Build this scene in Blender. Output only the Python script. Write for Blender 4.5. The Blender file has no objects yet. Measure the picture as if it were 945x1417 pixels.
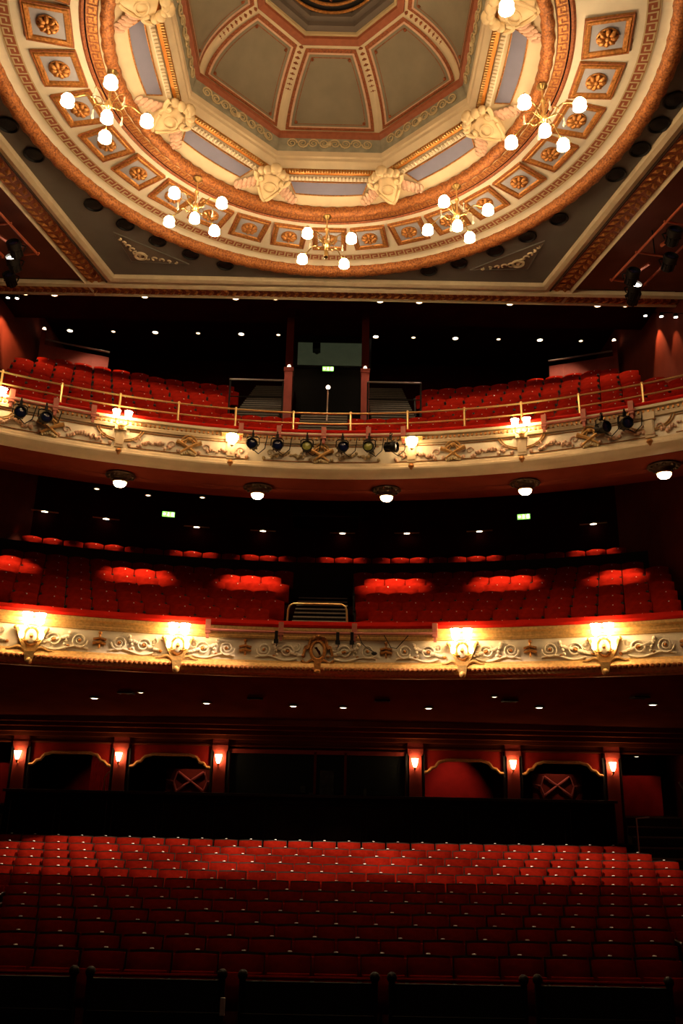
import bpy, bmesh, math, random
from math import sin, cos, pi, radians as RAD
from mathutils import Vector, Matrix
random.seed(7)
C = bpy.context.scene.collection
sc = bpy.context.scene

# ------------------------------------------------------------------ camera
CAM = Vector((0.5, 0.0, 2.9)); TH = RAD(17.5); ROLL = 0.02; FPX = 1149.0
fw = Vector((0, cos(TH), sin(TH))); up0 = Vector((0, -sin(TH), cos(TH))); rt0 = Vector((1, 0, 0))
rt = rt0*cos(ROLL) + up0*sin(ROLL); up = up0*cos(ROLL) - rt0*sin(ROLL)
cd = bpy.data.cameras.new('camera'); co = bpy.data.objects.new('camera', cd); C.objects.link(co)
co.matrix_world = Matrix(((rt.x, up.x, -fw.x, CAM.x), (rt.y, up.y, -fw.y, CAM.y), (rt.z, up.z, -fw.z, CAM.z), (0, 0, 0, 1)))
cd.sensor_fit = 'HORIZONTAL'; cd.sensor_width = 36; cd.lens = FPX/945*36; cd.clip_end = 200
sc.camera = co
def ray(px, py): return rt*((px-472.5)/FPX) + up*(-(py-708.5)/FPX) + fw
def at_y(px, py, Y): r = ray(px, py); return CAM + r*((Y-CAM.y)/r.y)
def at_z(px, py, Z): r = ray(px, py); return CAM + r*((Z-CAM.z)/r.z)
def tanel(py): r = ray(450, py); return r.z/r.y        # height over distance on the house's centre line

# ------------------------------------------------------------------ materials
def mat(name, col, rough=0.6, metal=0.0, noise=0.0, nscale=8.0, bump=0.0, bscale=40.0, emit=None, es=0.0, sheen=0.0, col2=None, trans=0.0, coat=0.0):
    m = bpy.data.materials.new(name); m.use_nodes = True
    nt = m.node_tree; b = nt.nodes['Principled BSDF']
    b.inputs['Base Color'].default_value = (*col, 1); b.inputs['Roughness'].default_value = rough; b.inputs['Metallic'].default_value = metal
    b.inputs['Specular IOR Level'].default_value = .0 if rough >= .79 else .04 if rough >= .74 else .35
    if sheen: b.inputs['Sheen Weight'].default_value = sheen; b.inputs['Sheen Tint'].default_value = (*col, 1)
    if trans: b.inputs['Transmission Weight'].default_value = trans
    if coat: b.inputs['Coat Weight'].default_value = coat
    if noise:
        tc = nt.nodes.new('ShaderNodeTexCoord'); n = nt.nodes.new('ShaderNodeTexNoise'); n.inputs['Scale'].default_value = nscale; n.inputs['Detail'].default_value = 4
        mx = nt.nodes.new('ShaderNodeMix'); mx.data_type = 'RGBA'
        c2 = col2 or tuple(c*(1-noise) for c in col)
        mx.inputs['A'].default_value = (*col, 1); mx.inputs['B'].default_value = (*c2, 1)
        cr = nt.nodes.new('ShaderNodeMapRange'); cr.inputs['From Min'].default_value = .35; cr.inputs['From Max'].default_value = .68
        nt.links.new(tc.outputs['Object'], n.inputs['Vector']); nt.links.new(n.outputs['Fac'], cr.inputs['Value'])
        nt.links.new(cr.outputs['Result'], mx.inputs['Factor']); nt.links.new(mx.outputs['Result'], b.inputs['Base Color'])
    if bump:
        tc = nt.nodes.new('ShaderNodeTexCoord'); n = nt.nodes.new('ShaderNodeTexNoise'); n.inputs['Scale'].default_value = bscale; n.inputs['Detail'].default_value = 3
        bp = nt.nodes.new('ShaderNodeBump'); bp.inputs['Strength'].default_value = bump; bp.inputs['Distance'].default_value = .02
        nt.links.new(tc.outputs['Object'], n.inputs['Vector']); nt.links.new(n.outputs['Fac'], bp.inputs['Height']); nt.links.new(bp.outputs['Normal'], b.inputs['Normal'])
    if emit: b.inputs['Emission Color'].default_value = (*emit, 1); b.inputs['Emission Strength'].default_value = es
    return m
M = {}
M['cream'] = mat('cream_plaster', (.74, .60, .40), .6, noise=.12, nscale=3)
M['cream_ring'] = mat('pale_cream_plaster', (.74, .67, .53), .6, noise=.1, nscale=3)
M['cart'] = mat('butter_cream_plaster', (.80, .62, .36), .55, noise=.12, nscale=5)
M['cream_dim'] = mat('cream_plaster_aged', (.62, .51, .34), .7, noise=.15, nscale=4)
M['ivory'] = mat('ivory_plaster', (.86, .78, .62), .55, noise=.1, nscale=5)
M['greyblue'] = mat('blue_grey_field', (.36, .36, .42), .6, noise=.08, nscale=5)
M['lav'] = mat('lavender_field', (.20, .20, .30), .6, noise=.08, nscale=5)
M['olive'] = mat('olive_field', (.25, .215, .15), .7, noise=.12, nscale=2.5)
M['frieze'] = mat('sage_frieze', (.34, .32, .24), .7, noise=.2, nscale=5, col2=(.22, .21, .16))
M['tan'] = mat('tan_scroll', (.56, .44, .25), .6)
M['gold'] = mat('gilding', (.62, .27, .075), .38, .55, noise=.5, nscale=22, bump=.5, bscale=45)
M['gold_hi'] = mat('bright_gilding', (.74, .46, .17), .42, .35, noise=.3, nscale=18, bump=.3, bscale=40)
M['bronze'] = mat('bronze_gilding', (.52, .19, .05), .45, .35, noise=.55, nscale=26, bump=.6, bscale=50, col2=(.16, .05, .02))
M['redline'] = mat('terracotta_paint', (.36, .105, .035), .6, noise=.5, nscale=26, bump=.4, bscale=60)
M['keyred'] = mat('key_pattern_red', (.34, .10, .045), .6, noise=.2, nscale=10)
M['pink'] = mat('rose_plaster', (.62, .36, .26), .7, noise=.4, nscale=12, col2=(.68, .48, .34))
M['orange'] = mat('orange_gilding', (.68, .25, .04), .4, .4, noise=.2, nscale=12)
M['ceil'] = mat('slate_brown_ceiling', (.15, .137, .125), .8, noise=.15, nscale=1.5)
M['oculus'] = mat('oculus_grey', (.16, .13, .11), .8, noise=.1, nscale=4)
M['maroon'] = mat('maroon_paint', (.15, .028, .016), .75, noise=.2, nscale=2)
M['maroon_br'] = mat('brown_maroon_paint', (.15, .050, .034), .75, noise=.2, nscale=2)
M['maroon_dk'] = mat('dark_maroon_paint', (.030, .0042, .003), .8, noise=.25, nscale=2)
M['soffit'] = mat('red_soffit', (.21, .036, .018), .8, noise=.15, nscale=2)
M['soffit2'] = mat('brown_soffit', (.13, .032, .014), .8, noise=.2, nscale=2)
M['black'] = mat('black_paint', (.006, .005, .005), .7, noise=.3, nscale=6)
M['tierdk'] = mat('dark_tier_carpet', (.012, .003, .003), .95, noise=.4, nscale=30)
M['carpet'] = mat('dark_red_carpet', (.020, .004, .004), .95, noise=.4, nscale=40)
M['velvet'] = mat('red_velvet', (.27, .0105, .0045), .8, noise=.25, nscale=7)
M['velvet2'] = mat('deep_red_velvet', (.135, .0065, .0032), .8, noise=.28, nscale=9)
M['railred'] = mat('red_plush_rail', (.46, .012, .006), .75, noise=.12, nscale=9)
M['wood'] = mat('black_stained_wood', (.010, .006, .005), .45, noise=.3, nscale=14)
M['panelwood'] = mat('ebony_panelling', (.010, .005, .004), .8, noise=.35, nscale=9)
M['iron'] = mat('black_iron', (.012, .011, .011), .5, .6, noise=.2, nscale=20)
M['chrome'] = mat('nickel_plate', (.80, .76, .70), .3, .85, noise=.1, nscale=30)
M['plate'] = mat('pale_glint_and_tag', (.60, .60, .60), .35, .0, noise=.1, nscale=30)  # pale grey painted as glints on the seat plates; also the white tag
M['brass'] = mat('polished_brass', (1.0, .72, .30), .28, .85, noise=.12, nscale=20)
M['brass_dk'] = mat('aged_brass', (.36, .23, .08), .35, .9, noise=.3, nscale=20)
M['pinkpipe'] = mat('salmon_painted_pipe', (.46, .14, .10), .55, noise=.2, nscale=10)
M['truss'] = mat('rust_red_truss', (.48, .11, .05), .55, noise=.2, nscale=9)
M['crystal'] = mat('cut_crystal', (.95, .88, .72), .08, 0, noise=.05, nscale=20, trans=.55)
M['rosdk'] = mat('dark_bronze_rosette', (.10, .055, .025), .5, .3, noise=.3, nscale=14)
M['nosing'] = mat('pale_stair_nosing', (.55, .45, .32), .5, noise=.2, nscale=12)
M['nosing_dk'] = mat('grey_stair_nosing', (.11, .09, .07), .5, noise=.2, nscale=12)
M['stairdk'] = mat('black_stair_carpet', (.035, .028, .023), .9, noise=.3, nscale=20)
M['rail'] = mat('dull_steel', (.45, .38, .33), .3, .9, noise=.1, nscale=14)
M['glass'] = mat('dark_window_glass', (.012, .016, .015), .08, 0, noise=.3, nscale=1.2, coat=.5)
M['greenglass'] = mat('greenish_glowing_glass', (.07, .085, .05), .4, 0, noise=.6, nscale=2, emit=(.36, .42, .22), es=.034)  # faint glow put into the glass itself, no lamp behind it
M['curtain'] = mat('crimson_curtain', (.30, .018, .014), .8, noise=.3, nscale=6, sheen=.2)
M['boxwall'] = mat('crimson_box_wall', (.26, .014, .010), .75, noise=.2, nscale=4)
M['pilaster'] = mat('oxblood_pilaster', (.24, .030, .018), .55, noise=.15, nscale=6)
M['valgold'] = mat('antique_gold_edge', (.62, .34, .11), .5, .3, noise=.3, nscale=14)
def glow(n, col, s): return mat(n, (.9, .85, .75), .4, emit=col, es=s, noise=.02, nscale=4)
M['globe'] = glow('lit_opal_globe', (1, .69, .37), 31)
M['shade'] = glow('lit_opal_shade', (1, .62, .27), 42)
M['lantern'] = glow('lit_lantern_glass', (1, .62, .27), 14)
M['bowl'] = glow('lit_opal_bowl', (1, .72, .42), 11)
M['dl'] = glow('lit_downlight_lens', (1, .82, .60), 5)
M['dl_dim'] = glow('dim_downlight_lens', (1, .72, .45), 2.0)
M['boxlamp'] = glow('lit_pilaster_lamp_glass', (1, .52, .22), 20)
M['spotlit'] = glow('lit_lantern_lens', (1, .90, .72), 8)
M['exit'] = glow('lit_green_exit_panel', (.30, 1.0, .12), 1.1)
M['exitw'] = glow('lit_white_pictogram', (.86, 1.0, .62), 3.5)
M['lens_g'] = mat('grey_green_lens', (.07, .075, .05), .15, 0, noise=.5, nscale=9, coat=.6)
M['lens_b'] = mat('blue_lens', (.010, .016, .065), .12, 0, noise=.5, nscale=9, coat=.6)
M['lens_y'] = mat('yellow_green_lens', (.42, .42, .10), .2, 0, noise=.5, nscale=12, coat=.6)
M['cable'] = mat('black_cable', (.01, .01, .01), .6, noise=.1, nscale=20)

# ------------------------------------------------------------------ mesh builder
class MB:
    def __init__(s): s.v = []; s.f = []; s.mi = []; s.m = 0
    def add(s, vs, fs):
        o = len(s.v); s.v.extend([tuple(v) for v in vs]); s.f.extend([tuple(i+o for i in f) for f in fs]); s.mi.extend([s.m]*len(fs)); return s
    def box(s, x0, x1, y0, y1, z0, z1, mtx=None):
        vs = [Vector((x, y, z)) for z in (z0, z1) for y in (y0, y1) for x in (x0, x1)]
        if mtx: vs = [mtx @ v for v in vs]
        return s.add(vs, [(0, 2, 3, 1), (4, 5, 7, 6), (0, 1, 5, 4), (2, 6, 7, 3), (0, 4, 6, 2), (1, 3, 7, 5)])
    def tube(s, pts, r, n=8, closed=False, caps=True):
        pts = [Vector(p) for p in pts]; k = len(pts); rs = r if isinstance(r, (list, tuple)) else [r]*k
        vs = []; ref = None
        for i, p in enumerate(pts):
            a = pts[(i-1) % k] if (closed or i > 0) else p; b = pts[(i+1) % k] if (closed or i < k-1) else p
            t = (b-a).normalized() if (b-a).length > 1e-9 else Vector((0, 0, 1))
            if ref is None: ref = Vector((0, 0, 1)) if abs(t.z) < .9 else Vector((1, 0, 0))
            u = (ref - t*ref.dot(t))
            if u.length < 1e-5: u = t.orthogonal()
            u.normalize(); w = t.cross(u); ref = u
            for j in range(n): vs.append(p + (u*cos(2*pi*j/n) + w*sin(2*pi*j/n))*rs[i])
        fs = []
        for i in range(k if closed else k-1):
            for j in range(n):
                a = i*n+j; b = i*n+(j+1) % n; c = ((i+1) % k)*n+(j+1) % n; d = ((i+1) % k)*n+j
                fs.append((a, b, c, d))
        if caps and not closed: fs.append(tuple(range(n-1, -1, -1))); fs.append(tuple((k-1)*n+j for j in range(n)))
        return s.add(vs, fs)
    def lathe(s, prof, n=16, mtx=None):
        vs = []; fs = []
        for (r, z) in prof:
            for j in range(n): vs.append(Vector((r*cos(2*pi*j/n), r*sin(2*pi*j/n), z)))
        for i in range(len(prof)-1):
            for j in range(n): fs.append((i*n+j, i*n+(j+1) % n, (i+1)*n+(j+1) % n, (i+1)*n+j))
        if prof[0][0] > 1e-4: fs.append(tuple(range(n-1, -1, -1)))
        if prof[-1][0] > 1e-4: fs.append(tuple((len(prof)-1)*n+j for j in range(n)))
        if mtx: vs = [mtx @ v for v in vs]
        return s.add(vs, fs)
    def ball(s, c, r, n=10, m=7, sc3=(1, 1, 1)):
        c = Vector(c); return s.lathe([(max(1e-5, r*sin(pi*i/m)), -r*cos(pi*i/m)) for i in range(m+1)], n, Matrix.Translation(c) @ Matrix.Diagonal((*sc3, 1)))
    def grid(s, f, nu, nv, closeu=False):
        vs = [f(i/nu, j/nv) for i in range(nu+(0 if closeu else 1)) for j in range(nv+1)]
        N = nu if closeu else nu+1; fs = []
        for i in range(nu):
            for j in range(nv): fs.append((i*(nv+1)+j, ((i+1) % N)*(nv+1)+j, ((i+1) % N)*(nv+1)+j+1, i*(nv+1)+j+1))
        return s.add(vs, fs)
    def prism(s, poly, d0, d1, mtx):       # poly in local xy, extruded along local z
        n = len(poly); vs = [mtx @ Vector((x, y, d0)) for x, y in poly]+[mtx @ Vector((x, y, d1)) for x, y in poly]
        fs = [tuple(range(n-1, -1, -1)), tuple(range(n, 2*n))]+[(i, (i+1) % n, n+(i+1) % n, n+i) for i in range(n)]
        return s.add(vs, fs)
    def build(s, name, mats, parent=None, smooth=True, ang=40):
        me = bpy.data.meshes.new(name); me.from_pydata(s.v, [], s.f)
        for m in (mats if isinstance(mats, (list, tuple)) else [mats]): me.materials.append(m if not isinstance(m, str) else M[m])
        for p, i in zip(me.polygons, s.mi): p.material_index = i
        bm = bmesh.new(); bm.from_mesh(me); bmesh.ops.recalc_face_normals(bm, faces=bm.faces); bm.to_mesh(me); bm.free()
        if smooth:
            me.shade_smooth(); me.set_sharp_from_angle(angle=RAD(ang))
        me.update()
        o = bpy.data.objects.new(name, me); C.objects.link(o)
        if parent: o.parent = parent
        return o
def tag(o, label=None, cat=None, group=None, kind=None):
    if label: o['label'] = label
    if cat: o['category'] = cat
    if group: o['group'] = group
    if kind: o['kind'] = kind
    return o
def thing(name, label, cat, loc=(0, 0, 0), rz=0, group=None, kind=None):
    o = bpy.data.objects.new(name, None); C.objects.link(o); o.location = loc; o.rotation_euler = (0, 0, rz); o.empty_display_size = .1
    return tag(o, label, cat, group, kind)
def struct(name, mb, m, label, parent=None, smooth=True, ang=40):
    o = mb.build(name, m, parent, smooth, ang)
    if not parent: tag(o, label, 'architecture', None, 'structure')
    return o
def dup(root, loc, rz, label, group=None, matrix=None):
    r = root.copy(); C.objects.link(r)
    if matrix is not None: r.matrix_world = matrix
    else: r.location = loc; r.rotation_euler = (0, 0, rz)
    r['label'] = label
    if group: r['group'] = group
    for ch in kids.get(root.name) or list(root.children):
        c = ch.copy(); C.objects.link(c); c.parent = r
        for g in kids.get(ch.name) or list(ch.children):
            d = g.copy(); C.objects.link(d); d.parent = c
    return r
kids = {}
def cache(o):
    kids[o.name] = list(o.children)
    for c in o.children: kids[c.name] = list(c.children)
ORD = 'zeroth first second third fourth fifth sixth seventh eighth ninth tenth eleventh twelfth thirteenth fourteenth fifteenth sixteenth seventeenth eighteenth nineteenth twentieth'.split()
TENS = {20: 'twenty', 30: 'thirty', 40: 'forty'}
def ordw(n):
    if n <= 20: return ORD[n]
    t, u = n//10*10, n % 10
    return TENS[t]+'-'+ORD[u] if u else {30: 'thirtieth', 40: 'fortieth'}[t]
def rotz(a): return Matrix.Rotation(a, 4, 'Z')
def spot(name, loc, target, power, size, blend=.6, col=(1, .78, .52), r=.06):
    l = bpy.data.lights.new(name, 'SPOT'); l.energy = power; l.spot_size = RAD(size); l.spot_blend = blend; l.color = col; l.shadow_soft_size = r
    o = bpy.data.objects.new(name, l); C.objects.link(o); o.location = loc
    o.rotation_euler = (Vector(target)-Vector(loc)).to_track_quat('-Z', 'Y').to_euler(); return o

# house plan: the balcony fronts are arcs of radius R about (0, CY)
R = 13.8; CY = 4.35; AMAX = RAD(41.2)
def arcp(a, r, z): return Vector((r*sin(a), CY + r*cos(a), z))
def on_front(u, v, d):      # u metres along the front from the centre, v height, d towards the stage
    return arcp(u/R, R-d, v)
def arc_sweep(mb, prof, a0=-AMAX, a1=AMAX, n=90, closed=False):     # prof: list of (r, z)
    p = prof + ([prof[0]] if closed else [])
    mb.grid(lambda s, t: arcp(a0+(a1-a0)*s, *p[round(t*(len(p)-1))]), n, len(p)-1); return mb
WX = 9.2

# ================================================================== CEILING AND DOME
ZC = 14.9; DX, DY = 0.1, 11.97
def dp(a, r, z): return Vector((DX + r*cos(a), DY + r*sin(a), z))
def ring(prof, n=128, a0=0, a1=2*pi):
    mb = MB(); mb.grid(lambda s, t: dp(a0+(a1-a0)*s, *prof[round(t*(len(prof)-1))]), n, len(prof)-1, closeu=(a1-a0 > 6.28)); return mb
inner = [(5.45, 18.35), (6.78, 11.97), (5.45, 5.6), (-5.45, 5.6), (-6.78, 11.97), (-5.45, 18.35)]
inner = [(x+.05, y) for x, y in inner]
def poly_r(a):
    # distance from the dome axis to the frame polygon along angle a
    d = Vector((cos(a), sin(a))); best = 99
    for i in range(len(inner)):
        p = Vector(inner[i]) - Vector((DX, DY)); q = Vector(inner[(i+1) % len(inner)]) - Vector((DX, DY)); e = q-p
        det = d.x*(-e.y) + e.x*d.y
        if abs(det) < 1e-9: continue
        t = (p.x*(-e.y) + e.x*p.y)/det; u = (d.x*p.y - d.y*p.x)/det
        if t > 0 and -1e-6 <= u <= 1+1e-6: best = min(best, t)
    return best
angs = sorted([2*pi*i/120 for i in range(120)] + [math.atan2(y-DY, x-DX) % (2*pi) for x, y in inner])
mb = MB(); n = len(angs)
mb.add([dp(a, 6.0, ZC) for a in angs]+[dp(a, poly_r(a), ZC) for a in angs]+[dp(a, 6.0, ZC+.5) for a in angs], [(i, (i+1) % n, n+(i+1) % n, n+i) for i in range(n)])
struct('ceiling', mb, 'ceil', 'flat dark slate ceiling around the ornate gilded dome', smooth=False)
# frame round the flat ceiling: cream moulding, then interlaced band, then thin border
def offs(poly, d):
    out = []; n = len(poly)
    for i in range(n):
        p0, p1, p2 = Vector(poly[i-1]), Vector(poly[i]), Vector(poly[(i+1) % n])
        n1 = Vector((-(p1-p0).y, (p1-p0).x)).normalized(); n2 = Vector((-(p2-p1).y, (p2-p1).x)).normalized()
        if n1.dot(p1-Vector((DX, DY))) < 0: n1 = -n1
        if n2.dot(p1-Vector((DX, DY))) < 0: n2 = -n2
        b = (n1+n2).normalized(); out.append(tuple(p1 + b*(d/b.dot(n1))))
    return out
def frame_band(d0, d1, z0, z1):
    mb = MB(); prof = [(d0, ZC), (d0+.02, z0), ((d0+d1)/2, z0-.03), (d1-.02, z1), (d1, ZC)]
    loops = [[Vector((*p, z)) for p in offs(inner, d)] for d, z in prof]; n = len(inner)
    for A, B in zip(loops, loops[1:]): mb.add(A+B, [(i, (i+1) % n, n+(i+1) % n, n+i) for i in range(n)])
    return mb
struct('trim_frame_cream', frame_band(0, .26, ZC-.10, ZC-.10), 'cream_dim', 'cream moulding framing the dark ceiling', smooth=False)
struct('trim_frame_grey', frame_band(.26, .36, ZC-.05, ZC-.05), 'oculus', 'grey fillet beside the cream ceiling moulding', smooth=False)
struct('trim_frame_border', frame_band(.80, .90, ZC-.08, ZC-.06), 'cream_dim', 'thin outer border of the ceiling frame', smooth=False)
def guilloche(mb, p, q, w, z, pitch=.21):
    # interlaced plait of small leaves along p-q, hanging just under z
    p, q = Vector(p), Vector(q); L = (q-p).length; t = (q-p)/L; nrm = Vector((-t.y, t.x)); k = max(1, int(L/pitch))
    mb.m = 0
    a, b = p-nrm*w/2, q-nrm*w/2; c, d = q+nrm*w/2, p+nrm*w/2
    mb.add([Vector((*v, z)) for v in (a, b, c, d)], [(0, 1, 2, 3)])
    mb.m = 1
    for i in range(k):
        c0 = p + t*((i+.5)*L/k)
        for sgn in (-1, 1):
            cc = c0 + nrm*(sgn*w*.24); d1 = (t*.8 + nrm*(-sgn)*.75).normalized(); d2 = Vector((-d1.y, d1.x))
            hl, hw = pitch*.62, w*.15
            pts = [cc+d1*hl, cc+d2*hw, cc-d1*hl, cc-d2*hw]
            vs = [Vector((*v, z-.012)) for v in pts]+[Vector((*cc, z-.06))]
            mb.add(vs, [(0, 1, 4), (1, 2, 4), (2, 3, 4), (3, 0, 4)])
    return mb
mb = MB(); pl = offs(inner, .58)
for i in (5, 0, 2, 3, 4, 1):
    if i in (0, 4, 1, 3): guilloche(mb, pl[i], pl[(i+1) % 6], .42, ZC-.03)
struct('trim_frame_plait', mb, ['redline', 'gold'], 'gilt plaited band along the sides of the ceiling frame', smooth=False)
# cornice straight across the back of the ceiling
mb = MB(); mb.grid(lambda s, t: Vector((-WX+2*WX*s, *[(18.62, ZC-.02), (18.64, ZC-.12), (18.74, ZC-.15), (18.8, ZC-.10), (18.8, ZC-.02)][round(t*4)])), 1, 4)
struct('trim_cornice_cream', mb, 'cream_dim', 'straight cream cornice at the back edge of the ceiling', smooth=False)
mb = MB(); mb.m = 0; guilloche(mb, (-WX, 18.98), (WX, 18.98), .34, ZC-.06, .2)
struct('trim_cornice_plait', mb, ['redline', 'gold'], 'gilt plaited band along the back cornice', smooth=False)
mb = MB(); mb.box(-WX, WX, 19.14, 19.22, ZC-.10, ZC+.7)
struct('trim_cornice_lip', mb, 'cream_dim', 'narrow lip behind the plaited cornice band', smooth=False)
# maroon side ceilings outside the frame
mb = MB(); po = offs(inner, .88)
for (i, j, sx) in ((0, 1, 1), (1, 2, 1), (5, 4, -1), (4, 3, -1)):
    a, b = po[i], po[j]; ya, yb = (18.64 if i in (0, 5) else a[1]), b[1]
    mb.add([(a[0], ya, ZC+.01), (b[0], yb, ZC+.01), (sx*WX, yb, ZC+.01), (sx*WX, ya, ZC+.01)], [(0, 1, 2, 3)])
struct('ceiling_side', mb, 'maroon_br', 'maroon ceiling strips outside the plaited frame', smooth=False)

# dome mouldings, outside to inside
def rope(R0, zc, r0, n, lobes, twist, m=10):
    mb = MB()
    def f(s, t):
        a = 2*pi*s; b = 2*pi*t; k = r0*(1+.09*cos(lobes*a + twist*b)); return dp(a, R0 + k*cos(b), zc + k*sin(b))
    mb.grid(f, n, m, closeu=True); return mb
struct('trim_dome_rope', rope(6.0, ZC-.02, .155, 560, 110, 2), 'bronze', 'thick twisted gilt rope moulding round the dome', ang=70)
struct('trim_dome_ring', ring([(5.86, ZC+.02), (5.80, ZC+.06), (5.72, ZC+.06), (5.28, ZC+.10), (4.44, ZC+.11), (4.32, ZC+.11)]), 'cream_ring', 'broad cream ring carrying the square coffers')
def key_band(R0, w, z, m1, name, label, raised='tan', back='keyred'):
    mb = MB(); mb.m = 0
    mb.grid(lambda s, t: dp(2*pi*s, R0-w/2+w*t, z), 160, 1, closeu=True)
    mb.m = 1; nrep = int(2*pi*R0/(w*.95)); da = 2*pi/nrep; h = w/2
    for i in range(nrep):
        a = i*da
        def bar(s0, s1, r0, r1):
            vs = [dp(a+da*s0, R0+h*r0, z-.006), dp(a+da*s1, R0+h*r0, z-.006), dp(a+da*s1, R0+h*r1, z-.006), dp(a+da*s0, R0+h*r1, z-.006)]
            mb.add(vs, [(0, 1, 2, 3)])
        bar(0, .14, -.8, .8); bar(.14, .80, .52, .8); bar(.66, .80, -.35, .52); bar(.36, .66, -.35, -.08); bar(0, 1.0, -1.0, -.8)
    mb.grid(lambda s, t: dp(2*pi*s, R0+h*(.9+.14*t), z-.006), 160, 1, closeu=True)
    return struct(name, mb, [back, raised], label, smooth=False)
key_band(5.56, .22, ZC+.058, 1, 'trim_dome_outer_key', 'terracotta key pattern band outside the coffers')
key_band(4.13, .20, ZC+.10, 1, 'trim_dome_inner_key', 'gold key pattern band inside the coffers', 'redline', 'gold')
struct('trim_dome_lines', ring([(4.34, ZC+.10), (4.30, ZC+.07), (4.26, ZC+.10)], 128), 'redline', 'thin terracotta bead beside the inner key band')
struct('trim_dome_inner_cream', ring([(4.04, ZC+.11), (4.02, ZC+.05), (3.98, ZC+.05)], 128), 'cream', 'narrow cream fillet inside the key band')
struct('trim_dome_leaf', rope(3.88, ZC+.08, .12, 420, 84, -2), 'bronze', 'gilt leaf moulding round the inner dome', ang=70)
# coffers
def rosette(mb, rad, depth, pet=8):
    for i in range(pet):
        a = 2*pi*i/pet; M4 = rotz(a) @ Matrix.Translation((rad*.58, 0, -depth*.35)) @ Matrix.Diagonal((rad*.42, rad*.27, depth*.55, 1))
        mb.lathe([(max(1e-4, sin(pi*k/5)), -cos(pi*k/5)) for k in range(6)], 8, M4)
    mb.ball((0, 0, -depth*.55), rad*.26, 10, 6, (1, 1, .9))
    mb.lathe([(rad*.98, 0), (rad, -depth*.25), (rad*.88, -depth*.3), (rad*.85, 0)], 20)
def sqring(mb, prof):       # prof (half size, z)
    L = [[Vector((sx*h, sy*h, z)) for sx, sy in ((-1, -1), (1, -1), (1, 1), (-1, 1))] for h, z in prof]
    for A, B in zip(L, L[1:]): mb.add(A+B, [(i, (i+1) % 4, 4+(i+1) % 4, 4+i) for i in range(4)])
cof = thing('ceiling_coffer', '', 'ceiling coffer', (0, 0, 0))
mb = MB(); sqring(mb, [(.40, .02), (.395, -.035), (.375, -.035), (.37, -.02), (.35, -.045), (.29, -.035), (.27, .0), (.27, .06)]); mb.build('coffer_frame', 'gold', cof, False)
mb = MB(); sqring(mb, [(.405, -.02), (.402, -.038), (.385, -.038), (.383, -.02)]); mb.build('outer_line', 'redline', cof, False)
mb = MB(); mb.box(-.275, .275, -.275, .275, -.012, .0); mb.build('field', 'greyblue', cof, False)
mb = MB(); rosette(mb, .19, .10); rs = mb.build('rosette', 'gold', cof); rs.location = (0, 0, -.012)
cache(cof)
na = 0
for i in range(32):
    a = RAD(90.2 + 11.25*(i-9.5)+5.625)
    if not (-25 < math.degrees(a) < 206): continue
    p = dp(a, 4.86, ZC+.085); na += 1
    deg = math.degrees(a)
    side = 'back of the ring' if 68 < deg < 113 else ('right side of the ring' if deg < 68 else 'left side of the ring')
    lab = 'square gilt coffer with gold rosette, %s along the dome ring counted from the right end' % ordw(na)
    if na == 1: cof.location = p; cof.rotation_euler = (0, 0, a); cof['label'] = lab; cof['group'] = 'rosette coffers round the dome'
    else: dup(cof, p, a, lab, 'rosette coffers round the dome')

# octagon: entablature, frieze, curved panels
OA = [RAD(22.5+45*k) for k in range(8)]
def octring(prof, m, name, label, parent=None, ang=20):
    mb = MB()
    L = [[dp(a+RAD(.3), r, z) for a in OA] for r, z in prof]
    for A, B in zip(L, L[1:]): mb.add(A+B, [(i, (i+1) % 8, 8+(i+1) % 8, 8+i) for i in range(8)])
    return struct(name, mb, m, label, parent, smooth=False)
# sloping cream zone from circle 3.78 to octagon 3.35
mb = MB(); n8 = 128
def oct_r(a, rc):
    k = ((a-RAD(.3)) % RAD(45)); k = k - RAD(22.5); k = (k + RAD(45)) % RAD(45) - RAD(22.5)
    # flats centred between vertices at 22.5+45k
    b = ((a - RAD(.3)) + RAD(22.5)) % RAD(45) - RAD(22.5)
    return rc*cos(RAD(22.5))/cos(b)
mb.grid(lambda s, t: dp(2*pi*s, 3.80*(1-t)+oct_r(2*pi*s, 3.36)*t, ZC+.16+.24*t), 256, 2, closeu=True)
struct('ceiling_cove', mb, 'cream', 'sloping cream cove between the leaf moulding and the octagon', ang=12)
octring([(3.38, ZC+.38), (3.37, ZC+.30), (3.27, ZC+.32), (3.25, ZC+.42)], 'ivory', 'trim_octagon_fluting', 'white fluted course of the octagon')
octring([(3.25, ZC+.42), (3.24, ZC+.36), (3.17, ZC+.36), (3.10, ZC+.44)], 'orange', 'trim_octagon_gilt', 'orange gilt course of the octagon')
octring([(3.10, ZC+.46), (3.09, ZC+.40), (2.98, ZC+.52), (2.97, ZC+.58), (2.93, ZC+.60), (2.92, ZC+.72)], 'cream', 'trim_octagon_cream', 'cream corona of the octagon')
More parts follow.
